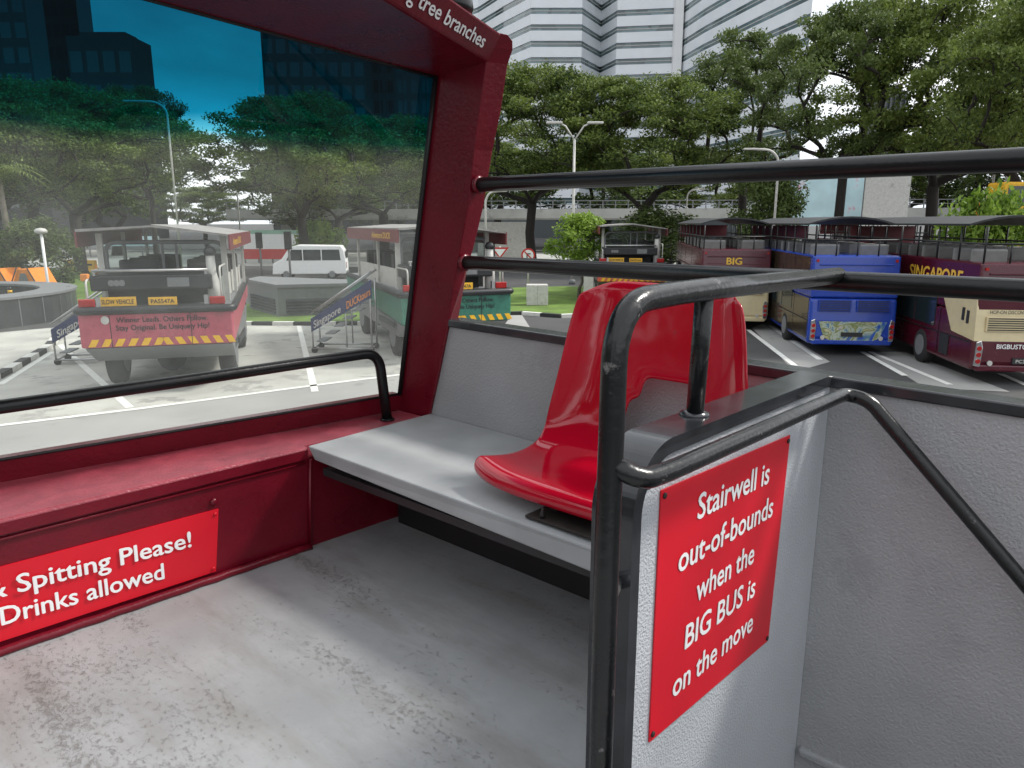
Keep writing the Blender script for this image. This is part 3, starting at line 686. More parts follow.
# signs
sg = thing('notice_sign', 'red notice on the pale partition warning that the stairwell is out of bounds', 'sign', dk((1.45, .645, .45)))
q = [dk((1.142, YP - .004, .183)), dk((1.731, YP - .004, .138)), dk((1.765, YP - .004, .686)), dk((1.144, YP - .004, .716))]
q2 = [p + Vector((0, .003, 0)) for p in q]
MB().hexa([q[0], q[1], q2[1], q2[0], q[3], q[2], q2[2], q2[3]]).build('plate', M['signred'], sg, world=True)
r_ = Vector((1, 0, -.05)); u_ = Vector((.03, 0, 1))
for i, (tx, wd, cx) in enumerate((('Stairwell is', .355, 1.468), ('out-of-bounds', .463, 1.453), ('when the', .285, 1.448), ('BIG BUS is', .345, 1.440), ('on the move', .39, 1.420))):
    text('lettering', tx, M['white'], sg, dk((cx, YP - .004, .604 - i * .0935)), r_, u_, width=wd, height=.057, bold=.019)
for X, z in ((1.155, .703), (1.752, .674), (1.72, .15), (1.152, .197)):
    MB().lathe([(.006, 0), (.006, -.003), (.003, -.004)], dk((X, YP - .004, z)), 10, 'y').build('screw', M['darkplate'], sg, world=True)
sg2 = thing('notice_sign', 'long red notice with white lettering low on the dark red front panel', 'sign', dk((.6, 2.3, .15)))
def fp(X, z):
    p = (base_front(X) + Vector((0, .012, 0))).lerp(ledge_front(X) + Vector((0, .014, -.045)), z / .355); return dk((X, p.y - .006, z))
q = [fp(XL + .05, .045), fp(1.065, .030), fp(1.088, .254), fp(XL + .05, .27)]
q2 = [p + Vector((0, .010, 0)) for p in q]
MB().hexa([q[0], q[1], q2[1], q2[0], q[3], q[2], q2[2], q2[3]]).build('plate', M['signred'], sg2, world=True)
nn = (q[3] - q[0]); rr_ = Vector((1, -.045, -.045))
text('lettering', '& Spitting Please!', M['white'], sg2, fp(.988, .150), rr_, nn, width=.565, height=.058, align='r', thick=.003, bold=.019)
text('lettering', 'Drinks allowed', M['white'], sg2, fp(.895, .068), rr_, nn, width=.445, height=.058, align='r', thick=.003, bold=.019)
for X, z in ((1.075, .24), (1.056, .045)):
    MB().lathe([(.006, 0), (.006, -.003), (.003, -.004)], fp(X, z) + Vector((0, -.001, 0)), 10, 'y').build('screw', M['signred'], sg2, world=True)

#@@OUTSIDE@@
# ================================================================== OUTSIDE: far buildings, flyover, trees
def put(px, depth): p = at(px, depth); return (p.x, p.y, 0)
FACE = -YAW
# the white office block behind the trees: folded ribbon-window facades
def facade_block(name, label, plan, ztop, depth_back, floor=3.55, z0=6.0, ratio=.62):
    base = at(plan[0][0], plan[0][1]); t = thing(name, label, 'building', (base.x, base.y, 0))
    pts = [at(px, d) for px, d in plan]; pts = [Vector((p.x, p.y)) for p in pts]
    back = Vector((fw.x, fw.y)).normalized() * depth_back
    inn = [p + Vector((fw.x, fw.y)).normalized() * .55 for p in pts]
    poly = [tuple(p) for p in inn] + [tuple(inn[-1] + back), tuple(inn[0] + back)]
    MB().prism(poly, 0, ztop).build('core', M['towergrey'], t, world=True)
    n = int((ztop - z0) / floor)
    sp = MB(); mull = MB()
    for f in range(n):
        z = z0 + f * floor
        wb = MB()
        for a, b, ia, ib in zip(pts, pts[1:], inn, inn[1:]):
            sp.hexa([(a.x, a.y, z), (b.x, b.y, z), (ib.x, ib.y, z), (ia.x, ia.y, z), (a.x, a.y, z + floor * ratio), (b.x, b.y, z + floor * ratio), (ib.x, ib.y, z + floor * ratio), (ia.x, ia.y, z + floor * ratio)])
            a2, b2 = a.lerp(ia, .55), b.lerp(ib, .55)
            wb.add([(a2.x, a2.y, z + floor * ratio), (b2.x, b2.y, z + floor * ratio), (b2.x, b2.y, z + floor), (a2.x, a2.y, z + floor)], [(0, 1, 2, 3)])
            m_ = max(2, int((b - a).length / 4.5))
            a3, b3 = a.lerp(ia, .4), b.lerp(ib, .4)
            mull.hexa([(a3.x, a3.y, z + floor * .80), (b3.x, b3.y, z + floor * .80), (b2.x, b2.y, z + floor * .80), (a2.x, a2.y, z + floor * .80), (a3.x, a3.y, z + floor * .84), (b3.x, b3.y, z + floor * .84), (b2.x, b2.y, z + floor * .84), (a2.x, a2.y, z + floor * .84)])
        wb.build('window', M['ribbon'], t, world=True)
    sp.build('wall', M['spandrel'], t, world=True); mull.build('window_frame', M['offwhite'], t, world=True)
    return t
facade_block('office_tower', 'white office tower with folded ribbon window floors, left of the bright corner strip', [(440, 222), (480, 207), (504, 193), (530, 181), (578, 181), (596, 192), (611, 183), (665, 181)], 88, 30)
facade_block('office_tower', 'white office wing with slanting ribbon windows, right of the bright corner strip', [(674, 180), (694, 168), (793, 131)], 88, 30)
ft = at(669.5, 179); f_ = thing('corner_strip', 'tall bright white corner strip between the two office facades', 'corner strip', (ft.x, ft.y, 0), FACE)
MB().box((0, 1.0, 45), (1.9, 2.0, 90)).build('strip', M['white'], f_)
def tower(px0, px1, d, ypx, label, m, fins=0, thick=9):
    a, b = at(px0, d), at(px1, d); c = (a + b) / 2; wd = (b - a).length
    h = zat(ypx, d) if ypx is not None else 170
    t = thing('tower', label, 'tower', (c.x, c.y, 0), FACE)
    MB().box((0, thick / 2, h / 2), (wd, thick, h)).build('wall', M[m], t)
    for k in range(int((h - 8) / 7)):
        b_ = MB(); nb = max(4, int(wd / 4))
        for q in range(nb): b_.box((-wd / 2 + wd * (q + .5) / nb, -.04, 8 + k * 7 + 2.2), (wd / nb * .72, .1, 4.4))
        b_.build('window', M['window'], t)
    if fins:
        b_ = MB()
        for i in range(fins): b_.box((-wd / 2 + wd * (i + .5) / fins, -.25, h / 2 + 2), (.35, .5, h - 6))
        b_.build('fin', M['towergrey'], t)
    MB().box((0, thick / 2, h + .6), (wd * .7, thick * .6, 1.2)).build('roof_plant', M['towerdark'], t)
    return t
tower(-30, 55, 230, None, 'broad dark tower at the far left behind the blue glass band', 'towerdark')
tower(69, 103, 260, None, 'narrow dark tower standing between the broad tower and the low block', 'towerdark')
tower(90, 152, 170, 46, 'dark block with a flat roof left of the blue sky gap', 'towerdark')
tower(274, 372, 250, None, 'tall dark tower right of the blue sky gap behind the glass', 'towerdark')
tower(366, 470, 280, None, 'grey tower with vertical fins beside the windscreen pillar', 'towergrey', 14)
tower(868, 892, 150, 96, 'slim bluish tower seen between the tree crowns on the right', 'towergrey', 5)
# flyover
A_, B_ = at(230, 96), at(960, 84); dirv = (B_ - A_); dirv.z = 0; LN = dirv.length; dn = dirv.normalized(); ang = math.atan2(dn.y, dn.x)
fo = thing('flyover', 'pale concrete flyover with a railing crossing behind the trees', 'flyover', (A_.x, A_.y, 0), ang)
MB().box((LN / 2, 4.5, 4.55), (LN, 9, 1.1)).build('deck', M['conc2'], fo)
MB().box((LN / 2, -.12, 4.75), (LN, .2, 1.15)).build('parapet', M['conc2'], fo)
b = MB(); b.box((LN / 2, 0, 6.25), (LN, .10, .10)); b.box((LN / 2, 0, 5.8), (LN, .07, .07))
for i in range(60): b.box((LN * i / 59, 0, 5.75), (.12, .12, .95))
b.build('railing', M['greypaint'], fo)
for i in range(7):
    MB().box((LN * (i + .5) / 7, 4.2, 2), (1.6, 1.2, 4.0)).build('pier', M['conc2'], fo)
# leaves and branches
def tree_meshes(seed, H, Rr, th, nclump, nleaf, leaf, clump_r, squash=.55, dome=.5, lean=0.0, tr=.32, bottom=.35):
    """a branching frame grown towards clump centres in an umbrella-shaped crown; leaves scattered in flattened clumps"""
    rnd = random.Random(seed)
    tg = []
    tries = 0
    while len(tg) < nclump and tries < 6000:
        tries += 1
        a = rnd.uniform(0, 2 * PI); r = math.sqrt(rnd.random()); hh = rnd.random()
        hh = hh ** .75
        rm = Rr * math.sqrt(max(.02, 1 - max(0, (hh - .35) / .68) ** 2)) * (.45 + .55 * min(1, hh / .3))
        lob = 1 + .22 * math.sin(a * 3 + seed) + .12 * math.sin(a * 5 + 2 * seed)
        p = Vector((math.cos(a) * r * rm * lob + lean * hh, math.sin(a) * r * rm * lob, th + (H - th) * (bottom * .35 + (1 - bottom * .35) * hh)))
        if r < .45 and hh < .6: continue
        if all((p - q).length > clump_r * .62 for q in tg): tg.append(p)
    nodes = [Vector((0, 0, 0)), Vector((lean * .1 + rnd.uniform(-.2, .2), rnd.uniform(-.2, .2), th * .55)), Vector((lean * .2, 0, th))]; par = [-1, 0, 1]
    root = nodes[2]
    for p in sorted(tg, key=lambda q: (q - root).length):
        best, bc = 2, 1e9
        for i in range(2, len(nodes)):
            q = nodes[i]; d = (p - q).length; c = d + .35 * (q - root).length * .5 + (1.5 if q.z > p.z + .3 else 0)
            if c < bc: best, bc = i, c
        q = nodes[best]; mid = q.lerp(p, .5) + Vector((rnd.uniform(-.25, .25), rnd.uniform(-.25, .25), rnd.uniform(-.1, .35))) * min(1.5, (p - q).length * .35)
        nodes.append(mid); par.append(best); nodes.append(p - Vector((0, 0, clump_r * .15))); par.append(len(nodes) - 2)
    cnt = [0] * len(nodes); ch = [[] for _ in nodes]
    for i in range(len(nodes) - 1, 0, -1): cnt[i] += 1; cnt[par[i]] += cnt[i]; ch[par[i]].append(i)
    rad = lambda i: tr * max(.10, (cnt[i] / cnt[0]) ** .46)
    tb = MB()
    tb.tube([nodes[0] - Vector((0, 0, .1)), nodes[0] + Vector((0, 0, .5)), nodes[1], nodes[2]], [tr * 1.5, tr * 1.12, tr, tr * .95], 9)
    for i in range(3, len(nodes)):
        p_, c_ = nodes[par[i]], nodes[i]
        tb.tube([p_, p_.lerp(c_, .5) + Vector((0, 0, .05)), c_], [min(rad(par[i]) * .8, rad(i) * 1.25), rad(i), rad(i) * .85], 6, caps=False)
    lb = MB()
    for p in tg:
        cr = clump_r * rnd.uniform(.7, 1.25)
        nl = int(nleaf * rnd.uniform(.75, 1.2))
        for _ in range(nl):
            while True:
                v = Vector((rnd.uniform(-1, 1), rnd.uniform(-1, 1), rnd.uniform(-1, 1)))
                if v.length < 1: break
            v *= .55 + .45 * rnd.random()
            c = p + Vector((v.x * cr, v.y * cr, v.z * cr * squash + cr * .12))
            n_ = Vector((rnd.gauss(0, .6), rnd.gauss(0, .6), rnd.uniform(.15, 1))).normalized()
            t_ = n_.orthogonal().normalized(); t_ = (Matrix.Rotation(rnd.uniform(0, 2 * PI), 3, n_) @ t_); s_ = n_.cross(t_)
            L_ = leaf * rnd.uniform(.6, 1.35); W_ = L_ * .5
            lb.add([c - t_ * L_ * .5, c + s_ * W_ * .5 - n_ * L_ * .06, c + t_ * L_ * .5 - n_ * L_ * .14, c - s_ * W_ * .5 - n_ * L_ * .06], [(0, 1, 2, 3)])
    return tb, lb
PROTO = {}
def proto_tree(key, bark, leaf, *a, **k):
    tb, lb = tree_meshes(*a, **k)
    t = thing('tree', 'tree', 'tree', (0, 0, -500))
    tb.build('trunk', M[bark], t, recalc=False); lb.build('crown', M[leaf], t, recalc=False)
    PROTO[key] = [t, False, a[1], a[2]]
def plant(key, px, depth, label, top=None, width=None, rot=0.0, group=None, name='tree', cat='tree', z=0.0, leaf=None):
    t, used, H, Rr = PROTO[key]
    o = copy_tree(t) if used else t; PROTO[key][1] = True
    o.name = name; p = at(px, depth, z); o.location = p
    sz = (zat(top, depth) - z) / H if top is not None else 1
    sx = width / (2 * Rr * FPX / depth) if width else sz
    o.scale = (sx, sx, sz); o.rotation_euler = (0, 0, rot); o['label'] = label; o['category'] = cat
    if group: o['group'] = group
    return o
proto_tree('rain1', 'bark', 'leaf', 11, 14, 7.5, 4.8, 140, 390, .235, 1.4, tr=.36, squash=.5)
proto_tree('rain2', 'bark', 'leaf', 23, 14, 7.0, 4.6, 132, 390, .235, 1.4, tr=.34, squash=.5, lean=1.0)
proto_tree('rain3', 'bark', 'leafdark', 37, 15, 7.5, 5.8, 76, 400, .23, 1.3, tr=.36, squash=.48, lean=-.8)
proto_tree('thick', 'bark', 'leafdark', 51, 11, 6.0, 2.0, 90, 150, .36, 1.4, tr=.3, squash=.75)
proto_tree('small', 'barkpale', 'leafbright', 66, 3.6, 1.15, 1.5, 40, 110, .16, .45, tr=.06, squash=.9, bottom=.1)
proto_tree('shrub', 'bark', 'leafbright', 71, 2.6, 2.0, .4, 60, 90, .24, .62, tr=.06, squash=.85, bottom=0)
proto_tree('cone', 'bark', 'leafdark', 83, 5, 2.0, .4, 80, 130, .2, .75, tr=.15, squash=.9, bottom=0)
plant('rain1', 82, 52, 'big leafy tree whose trunk stands just left of the pink amphibious vehicle', 98, 230, .4)
plant('rain2', 5, 46, 'tree at the left end of the windscreen view beside the palm', 100, 190, 2.0)
plant('rain3', 158, 66, 'dark tree between the tall lamp post and the low dark block', 97, 110, 4.1)
plant('rain2', 304, 55, 'spreading tree standing behind the white van', 106, 190, .9)
plant('rain1', 385, 74, 'tree just left of the windscreen pillar above the flyover', 128, 200, 3.3)
plant('rain1', 532, 62, 'full round tree just right of the windscreen pillar', 84, 190, 2.1)
plant('rain2', 642, 58, 'tree with a leaning forked trunk left of the maroon buses', 90, 190, 1.2)
plant('rain3', 738, 64, 'tall tree in front of the right end of the office building', 56, 175, .3)
plant('rain3', 832, 52, 'dark branching tree against the open sky above the blue bus', 26, 190, 2.6)
plant('rain1', 922, 50, 'large spreading tree above the maroon and cream bus', 8, 230, 5.0)
plant('rain2', 1010, 40, 'nearest tree at the right edge of the picture with thick limbs', 20, 200, 3.8)
plant('cone', 766, 48, 'dense dark bushy tree behind the maroon and blue buses', 172, 66, 0)
plant('small', 579, 36, 'small round bright green tree on the lawn', 218, 58, 0)
plant('shrub', 980, 27, 'bright green shrub above the roof of the maroon and cream bus', 203, 92, 0, name='shrub', cat='shrub', z=.5)
plant('shrub', 321, 57, 'round green bush behind the roof of the white van', 226, 46, 1.0, name='shrub', cat='shrub')
plant('cone', 44, 38, 'loose green bush beside the white globe lamp', 222, 75, 2.0, name='shrub', cat='shrub')
plant('cone', 652, 56, 'dark low bush under the flyover by the forked tree', 212, 80, 3.0, name='shrub', cat='shrub')
for i, (px, d, top, wd) in enumerate(((-60, 85, 105, 230), (40, 90, 110, 230), (118, 84, 122, 170), (208, 100, 190, 90), (300, 96, 160, 130), (340, 84, 150, 170), (420, 118, 165, 170), (500, 112, 150, 150), (590, 110, 150, 160), (690, 112, 155, 140), (770, 118, 180, 100), (900, 100, 145, 150), (985, 95, 120, 170), (1070, 80, 60, 240))):
    plant(('thick', 'rain1', 'thick', 'rain2')[i % 4], px, d, 'distant tree in the green row beyond the flyover', top, wd, i * 1.3, group='trees in the far row')
for i, (X, Y) in enumerate(((-16, 38), (-26, 28), (-30, 14), (-32, 0), (-28, -14), (-24, 36), (-33, 21), (-36, 7), (-20, 20), (-22, 8))):       # unseen trees added left of the bus to darken the seat's reflection
    o = copy_tree(PROTO['rain3' if i < 5 else 'thick'][0]); o.name = 'tree'; o.location = (X, Y, 0); o.scale = (1, 1, .85); o.rotation_euler = (0, 0, i * 2.1); o['label'] = 'unseen tree added left of the bus to darken reflections'; o['group'] = 'unseen trees added left of the bus'
# palm
pm = thing('palm', 'palm tree with drooping fronds at the left edge of the windscreen', 'palm tree', put(14, 41))
MB().tube([(0, 0, -.1), (.1, 0, 3), (.05, .1, 6.2)], [.22, .17, .14], 8).build('trunk', M['barkpale'], pm)
rnd = random.Random(5)
for i in range(13):
    a = 2 * PI * i / 13 + rnd.uniform(-.15, .15); el = rnd.uniform(.1, 1.0); b = MB(); L_ = rnd.uniform(2.2, 3.0); prev = None
    for k in range(16):
        t_ = k / 15; rr = L_ * t_ * math.cos(el * (1 - .3 * t_)); zz = 6.2 + L_ * (math.sin(el) * t_ - .75 * t_ * t_)
        c = Vector((math.cos(a) * rr, math.sin(a) * rr, zz)); sd_ = Vector((-math.sin(a), math.cos(a), 0)); ln = .55 * math.sin(PI * min(1, t_ + .12)) + .06
        for s_ in (-1, 1):
            tip = c + sd_ * s_ * ln + Vector((math.cos(a) * .2, math.sin(a) * .2, -.25)); w_ = Vector((math.cos(a), math.sin(a), -.2)) * .045
            b.add([c - w_, c + w_, tip], [(0, 1, 2)])
        if prev is not None: b.tube([prev, c], .018, 4, caps=False)
        prev = c
    b.build('frond', M['leaf'], pm, recalc=False)

# ------------------------------------------------------------------ street furniture
def lamp(px, base_d, ytop, label, arm=0, double=False, arm_px=None):
    p = at(px, base_d); h = zat(ytop, base_d); t = thing('street_lamp', label, 'street lamp', (p.x, p.y, 0), FACE)
    if double:
        MB().tube([(0, 0, 0), (0, 0, h - 1.0)], [.10, .07], 10).build('pole', M['offwhite'], t)
        for s_ in (-1, 1):
            MB().tube([(0, 0, h - 1.05), (s_ * .55, 0, h - .25), (s_ * .8, 0, h - .15)], .05, 8).build('arm', M['offwhite'], t)
            MB().box((s_ * 1.2, 0, h - .08), (.95, .3, .14)).build('lamp_head', M['offwhite'], t, bevel=.05)
    else:
        MB().tube(bend([(0, 0, 0), (0, 0, h - .5), (arm * .3, 0, h - .05), (arm, 0, h)], 1.0, 5), [.10] * 2 + [.055] * 13 if False else .065, 8).build('pole', M['offwhite'], t)
        MB().box((arm * 1.12, 0, h), (abs(arm) * .3 + .2, .18, .1)).build('lamp_head', M['offwhite'], t, bevel=.03)
    MB().lathe([(.2, 0), (.2, .25), (.12, .3)], (0, 0, 0), 12).build('base', M['greypaint'], t)
    return t
lamp(572, 45, 126, 'tall white street lamp with two arms in front of the round tree', double=True)
lamp(183, 48, 107, 'tall curved street lamp seen through the windscreen above the pink vehicle', arm=-2.0)
lamp(243, 62, 172, 'smaller curved street lamp left of the white van tree', arm=-1.4)
lamp(769, 40, 152, 'slim street lamp with an arm curving left above the buses', arm=-1.4)
lamp(684, 70, 190, 'short lamp post on the flyover side of the forked tree', arm=1.2)
lamp(979, 44, 142, 'curved street lamp arching left near the right edge', arm=-1.2)
lamp(992, 46, 150, 'curved street lamp arching right near the right edge', arm=1.4)
lamp(486, 44, 192, 'thin white lamp post right beside the red pillar', arm=.9)
gl_ = thing('globe_lamp', 'short white post lamp with a mushroom head on the left lawn', 'lamp', put(51, 33))
MB().tube([(0, 0, 0), (0, 0, zat(233, 33))], .06, 10).build('post', M['white'], gl_)
MB().lathe([(.06, 0), (.24, .06), (.26, .15), (.18, .24), (.03, .27)], (0, 0, zat(234, 33)), 18).build('lamp_head', M['offwhite'], gl_)
def bollard(px, d, h, label):
    t = thing('bollard', label, 'bollard', put(px, d), FACE, 'striped bollards on the left lawn')
    for par, m in ((0, 'yellow'), (1, 'dark')):
        b = MB()
        for i in range(8):
            if i % 2 == par: b.lathe([(.085, 0), (.085, h / 8 - .002)], (0, 0, h * i / 8 + .1), 10)
        b.build('yellow_band' if par == 0 else 'black_band', M[m], t)
    MB().lathe([(.13, 0), (.13, .1)], (0, 0, 0), 10).build('base', M['greypaint'], t)
bollard(13, 31, .95, 'yellow and black striped bollard nearest the curved dark wall')
bollard(42, 37, .8, 'yellow and black striped bollard behind the end of the curved wall')
bollard(72, 31, 1.0, 'yellow and black striped bollard just left of the pink vehicle')
bp_ = thing('signal_post', 'thin grey post with an orange box beside the pink vehicle', 'post', put(90, 29), FACE)
MB().tube([(0, 0, 0), (0, 0, 1.5)], .05, 8).build('post', M['greypaint'], bp_); MB().box((0, 0, 1.6), (.28, .2, .28)).build('orange_box', M['orange'], bp_, bevel=.03)
def road_sign(px, d, ys, kind, label):
    z = zat(ys, d); t = thing('road_sign', label, 'road sign', put(px, d), FACE)
    MB().tube([(0, .05, 0), (0, .05, z + .3)], .045, 8).build('post', M['offwhite'], t)
    if kind == 'round':
        MB().lathe([(.38, 0), (.38, .03)], (0, 0, z), 28, 'y').build('rim', M['red'], t)
        MB().lathe([(.29, -.006), (.29, 0)], (0, 0, z), 28, 'y').build('face', M['white'], t)
        MB().box((0, -.015, z), (.56, .012, .07), Matrix.Rotation(R(45), 3, 'Y')).build('slash', M['red'], t)
        b = MB(); b.box((-.06, -.009, z - .03), (.06, .006, .26)); b.box((.03, -.009, z + .08), (.2, .006, .06)); b.build('arrow_mark', M['dark'], t)
    else:
        for s_, y, m, nm in ((.46, .0, 'red', 'rim'), (.30, -.008, 'white', 'face')):
            MB().prism([(-s_, s_ * .55), (0, -s_ * .72), (s_, s_ * .55)], y - .006, y, fn=lambda a, b_, h: (a, h, z + b_)).build(nm, M[m], t)
road_sign(528, 40, 255, 'round', 'round red ringed no turning sign on the lawn')
road_sign(500, 38, 252, 'tri', 'triangular give way sign beside the red pillar')
def signal(px, d, ytop, label, m):
    z = zat(ytop, d); t = thing('traffic_light', label, 'traffic light', put(px, d), FACE)
    MB().tube([(0, 0, 0), (0, 0, z)], .07, 8).build('post', M['greypaint'], t)
    MB().box((0, -.1, z - .5), (.42, .25, 1.1)).build('housing', M['dark'], t, bevel=.03)
    for k, mm in enumerate(('red', 'yellow', 'green')):
        MB().lathe([(.13, -.24), (.13, -.22)], (0, 0, z - .17 - .33 * k), 14, 'y').build('lens', SIGNAL if mm == m else M['dark'], t)
SIGNAL = bpy.data.materials.new('lit_signal'); SIGNAL.use_nodes = True
SIGNAL.node_tree.nodes['Principled BSDF'].inputs['Base Color'].default_value = (.6, .01, .01, 1); SIGNAL.node_tree.nodes['Principled BSDF'].inputs['Emission Color'].default_value = (1, .03, .02, 1); SIGNAL.node_tree.nodes['Principled BSDF'].inputs['Emission Strength'].default_value = 1.2
signal(491, 36, 240, 'traffic light showing red beside the dark red pillar', 'red')
signal(262, 52, 233, 'traffic light on a grey post left of the white van', 'green0')
signal(291, 46, 232, 'traffic light on the pole in front of the white van', 'x')
cb = thing('cabinet', 'white electrical cabinet on the lawn', 'cabinet', put(537, 33), FACE)
MB().box((0, 0, .55), (.95, .7, .9)).build('body', M['offwhite'], cb, bevel=.02); MB().box((0, 0, .05), (.9, .65, .1)).build('plinth', M['greypaint'], cb); MB().box((0, -.352, .55), (.012, .006, .8)).build('door_seam', M['greypaint'], cb)
cb = thing('cabinet', 'tall narrow grey cabinet under the small round tree', 'cabinet', put(588, 34), FACE)
MB().box((0, 0, .75), (.42, .4, 1.3)).build('body', M['offwhite'], cb, bevel=.02); MB().box((0, 0, .05), (.4, .38, .1)).build('plinth', M['greypaint'], cb)
# curved wall at the left
cw = thing('planter_wall', 'curved dark stone planter wall at the left of the parking lot', 'planter wall', put(-80, 28))
c0 = at(-76, 28.5); ro, ri, hh = 5.2, 4.0, 1.0
b1, b2, b3 = MB(), MB(), MB(); n = 64
for i in range(n):
    a0, a1 = 2 * PI * i / n, 2 * PI * (i + 1) / n; f = lambda r, a, z: (c0.x + r * math.cos(a), c0.y + r * math.sin(a), z)
    b1.add([f(ro, a0, 0), f(ro, a1, 0), f(ro, a1, hh), f(ro, a0, hh)], [(0, 1, 2, 3)], True); b1.add([f(ri, a0, 0), f(ri, a1, 0), f(ri, a1, hh), f(ri, a0, hh)], [(0, 1, 2, 3)], True)
    b2.hexa([f(ro + .06, a0, hh), f(ro + .06, a1, hh), f(ri - .06, a1, hh), f(ri - .06, a0, hh), f(ro + .06, a0, hh + .09), f(ro + .06, a1, hh + .09), f(ri - .06, a1, hh + .09), f(ri - .06, a0, hh + .09)])
    if i % 2 == 0: b3.hexa([f(ro + .004, a0, .02), f(ro + .004, a0 + .006, .02), f(ro, a0 + .006, .02), f(ro, a0, .02), f(ro + .004, a0, hh), f(ro + .004, a0 + .006, hh), f(ro, a0 + .006, hh), f(ro, a0, hh)])
b1.build('wall', M['tile'], cw, world=True, recalc=False); b2.build('coping', M['greypaint'], cw, world=True); b3.build('tile_joint', M['greypaint'], cw, world=True)
# louvred planter box
lp = thing('vent_planter', 'grey louvred vent block on the grass behind the stair trolleys', 'vent block', put(279, 29.5))
poly = [at(250, 31.6), at(279, 28.8), at(352, 29.6), at(362, 31.2), at(262, 33.2)]; P2 = [(p.x, p.y) for p in poly]; zt_ = 1.22
MB().prism(P2, 0, zt_).build('body', M['greypaint'], lp, world=True)
cc = Vector((sum(p[0] for p in P2) / 5, sum(p[1] for p in P2) / 5))
MB().prism([tuple(cc + (Vector(p) - cc) * 1.03) for p in P2], zt_, zt_ + .12).build('coping', M['greypaint'], lp, world=True)
for i, (a, b) in enumerate(((0, 1), (1, 2))):
    p, q = Vector(P2[a]), Vector(P2[b]); t_ = (q - p).normalized(); nrm = Vector((t_.y, -t_.x)); bb = MB()
    for k in range(5):
        z = .2 + k * .12; s_, e_ = p + t_ * .3, q - t_ * .3
        bb.hexa([(*(s_ + nrm * .05), z), (*(e_ + nrm * .05), z), (*e_, z), (*s_, z), (*(s_ + nrm * .01), z + .07), (*(e_ + nrm * .01), z + .07), (*e_, z + .08), (*s_, z + .08)])
    bb.build('louvre', M['dark'], lp, world=True)
# hoardings, barriers and site clutter
def hoard(px0, px1, d, y0, y1, m, label, trim=None):
    a, b = at(px0, d), at(px1, d); c = (a + b) / 2; z0, z1 = max(0, zat(y1, d)), zat(y0, d)
    t = thing('hoarding', label, 'hoarding', (c.x, c.y, 0), FACE); wd = (b - a).length
    MB().box((0, 0, (z0 + z1) / 2), (wd, .12, z1 - z0)).build('panel', M[m], t)
    bb = MB()
    for i in range(5): bb.box((-wd / 2 + wd * i / 4, .15, z1 / 2), (.12, .12, z1))
    bb.build('post', M['greypaint'], t)
    if trim: MB().box((0, -.075, z0 + (z1 - z0) * .2), (wd, .03, (z1 - z0) * .4)).build('band', M[trim], t)
hoard(245, 300, 68, 234, 259, 'white', 'white hoarding with a red band left of the white van', 'red')
hoard(90, 160, 80, 236, 246, 'hoardblue', 'pale blue hoarding behind the left trees')
hoard(243, 300, 76, 230, 243, 'hoardgreen', 'pale green hoarding above the white and red one')
hoard(786, 862, 78, 178, 226, 'hoardblue', 'tall pale blue and pink printed hoarding beyond the buses')
hoard(858, 902, 74, 176, 228, 'offwhite', 'plain white site wall right of the printed hoarding')
hoard(478, 532, 72, 222, 258, 'offwhite', 'white site wall behind the give way sign')
def cone(px, d, label):
    t = thing('traffic_cone', label, 'traffic cone', put(px, d)); MB().box((0, 0, .03), (.42, .42, .06)).build('base', M['dark'], t)
    MB().lathe([(.17, .06), (.03, .8)], (0, 0, 0), 14).build('cone', M['orange'], t); MB().lathe([(.125, .32), (.088, .5)], (0, 0, 0), 14).build('white_band', M['white'], t)
cone(97, 52, 'orange traffic cone by the yellow barriers')
for i, px in enumerate((73, 82, 91)):
    t = thing('barrier', ('yellow plastic barrier left of the tree trunk', 'yellow plastic barrier in the middle of the three', 'yellow plastic barrier beside the cone')[i], 'barrier', put(px, 55), FACE, 'yellow road barriers on the left')
    MB().prism([(-.35, 0), (.35, 0), (.22, .35), (.15, .95), (-.15, .95), (-.22, .35)], -.45, .45, fn=lambda a, b_, h: (h, a, b_)).build('body', M['yellow'], t, bevel=.04); MB().box((0, -.19, .62), (.5, .05, .14)).build('reflector', M['dark'], t)
for i, (px, lab) in enumerate(((-2, 'orange and grey site tent at the left picture edge'), (27, 'orange and grey site tent left of the globe lamp'))):
    t = thing('site_tent', lab, 'site tent', put(px, 35), FACE)
    MB().prism([(-.95, 0), (.95, 0), (.25, 1.55), (-.25, 1.55)], 0, 1.6, fn=lambda a, b_, h: (a, h, b_)).build('cover', M['orange'], t, bevel=.03)
    MB().prism([(-.5, 0.02), (.5, 0.02), (.12, 1.35), (-.12, 1.35)], -.04, -.01, fn=lambda a, b_, h: (a, h, b_)).build('door_flap', M['greypaint'], t)
    bb = MB()
    for s_ in (-1, 1): bb.tube([(s_ * 1.0, -.05, 0), (s_ * .24, -.05, 1.62)], .03, 6)
    bb.build('frame', M['dark'], t)
og = thing('excavator', 'orange construction machine behind the shrub at the right edge', 'excavator', put(1003, 38), FACE)
MB().box((0, 1.2, 1.0), (3.0, 3.2, 1.0)).build('track', M['dark'], og, bevel=.2)
MB().box((0.2, 1.2, 3.2), (2.8, 2.6, 3.0)).build('body', M['orange'], og, bevel=.15)
MB().box((-.5, 0, 4.9), (1.3, 1.4, 1.5)).build('cab', M['yellow'], og, bevel=.1); MB().box((-.5, -.71, 5.0), (.9, .03, .9)).build('cab_window', M['window'], og)
MB().tube(bend([(.7, .6, 4.0), (1.5, .4, 6.2), (3.2, .2, 5.2)], .6), .28, 8).build('boom', M['orange'], og)

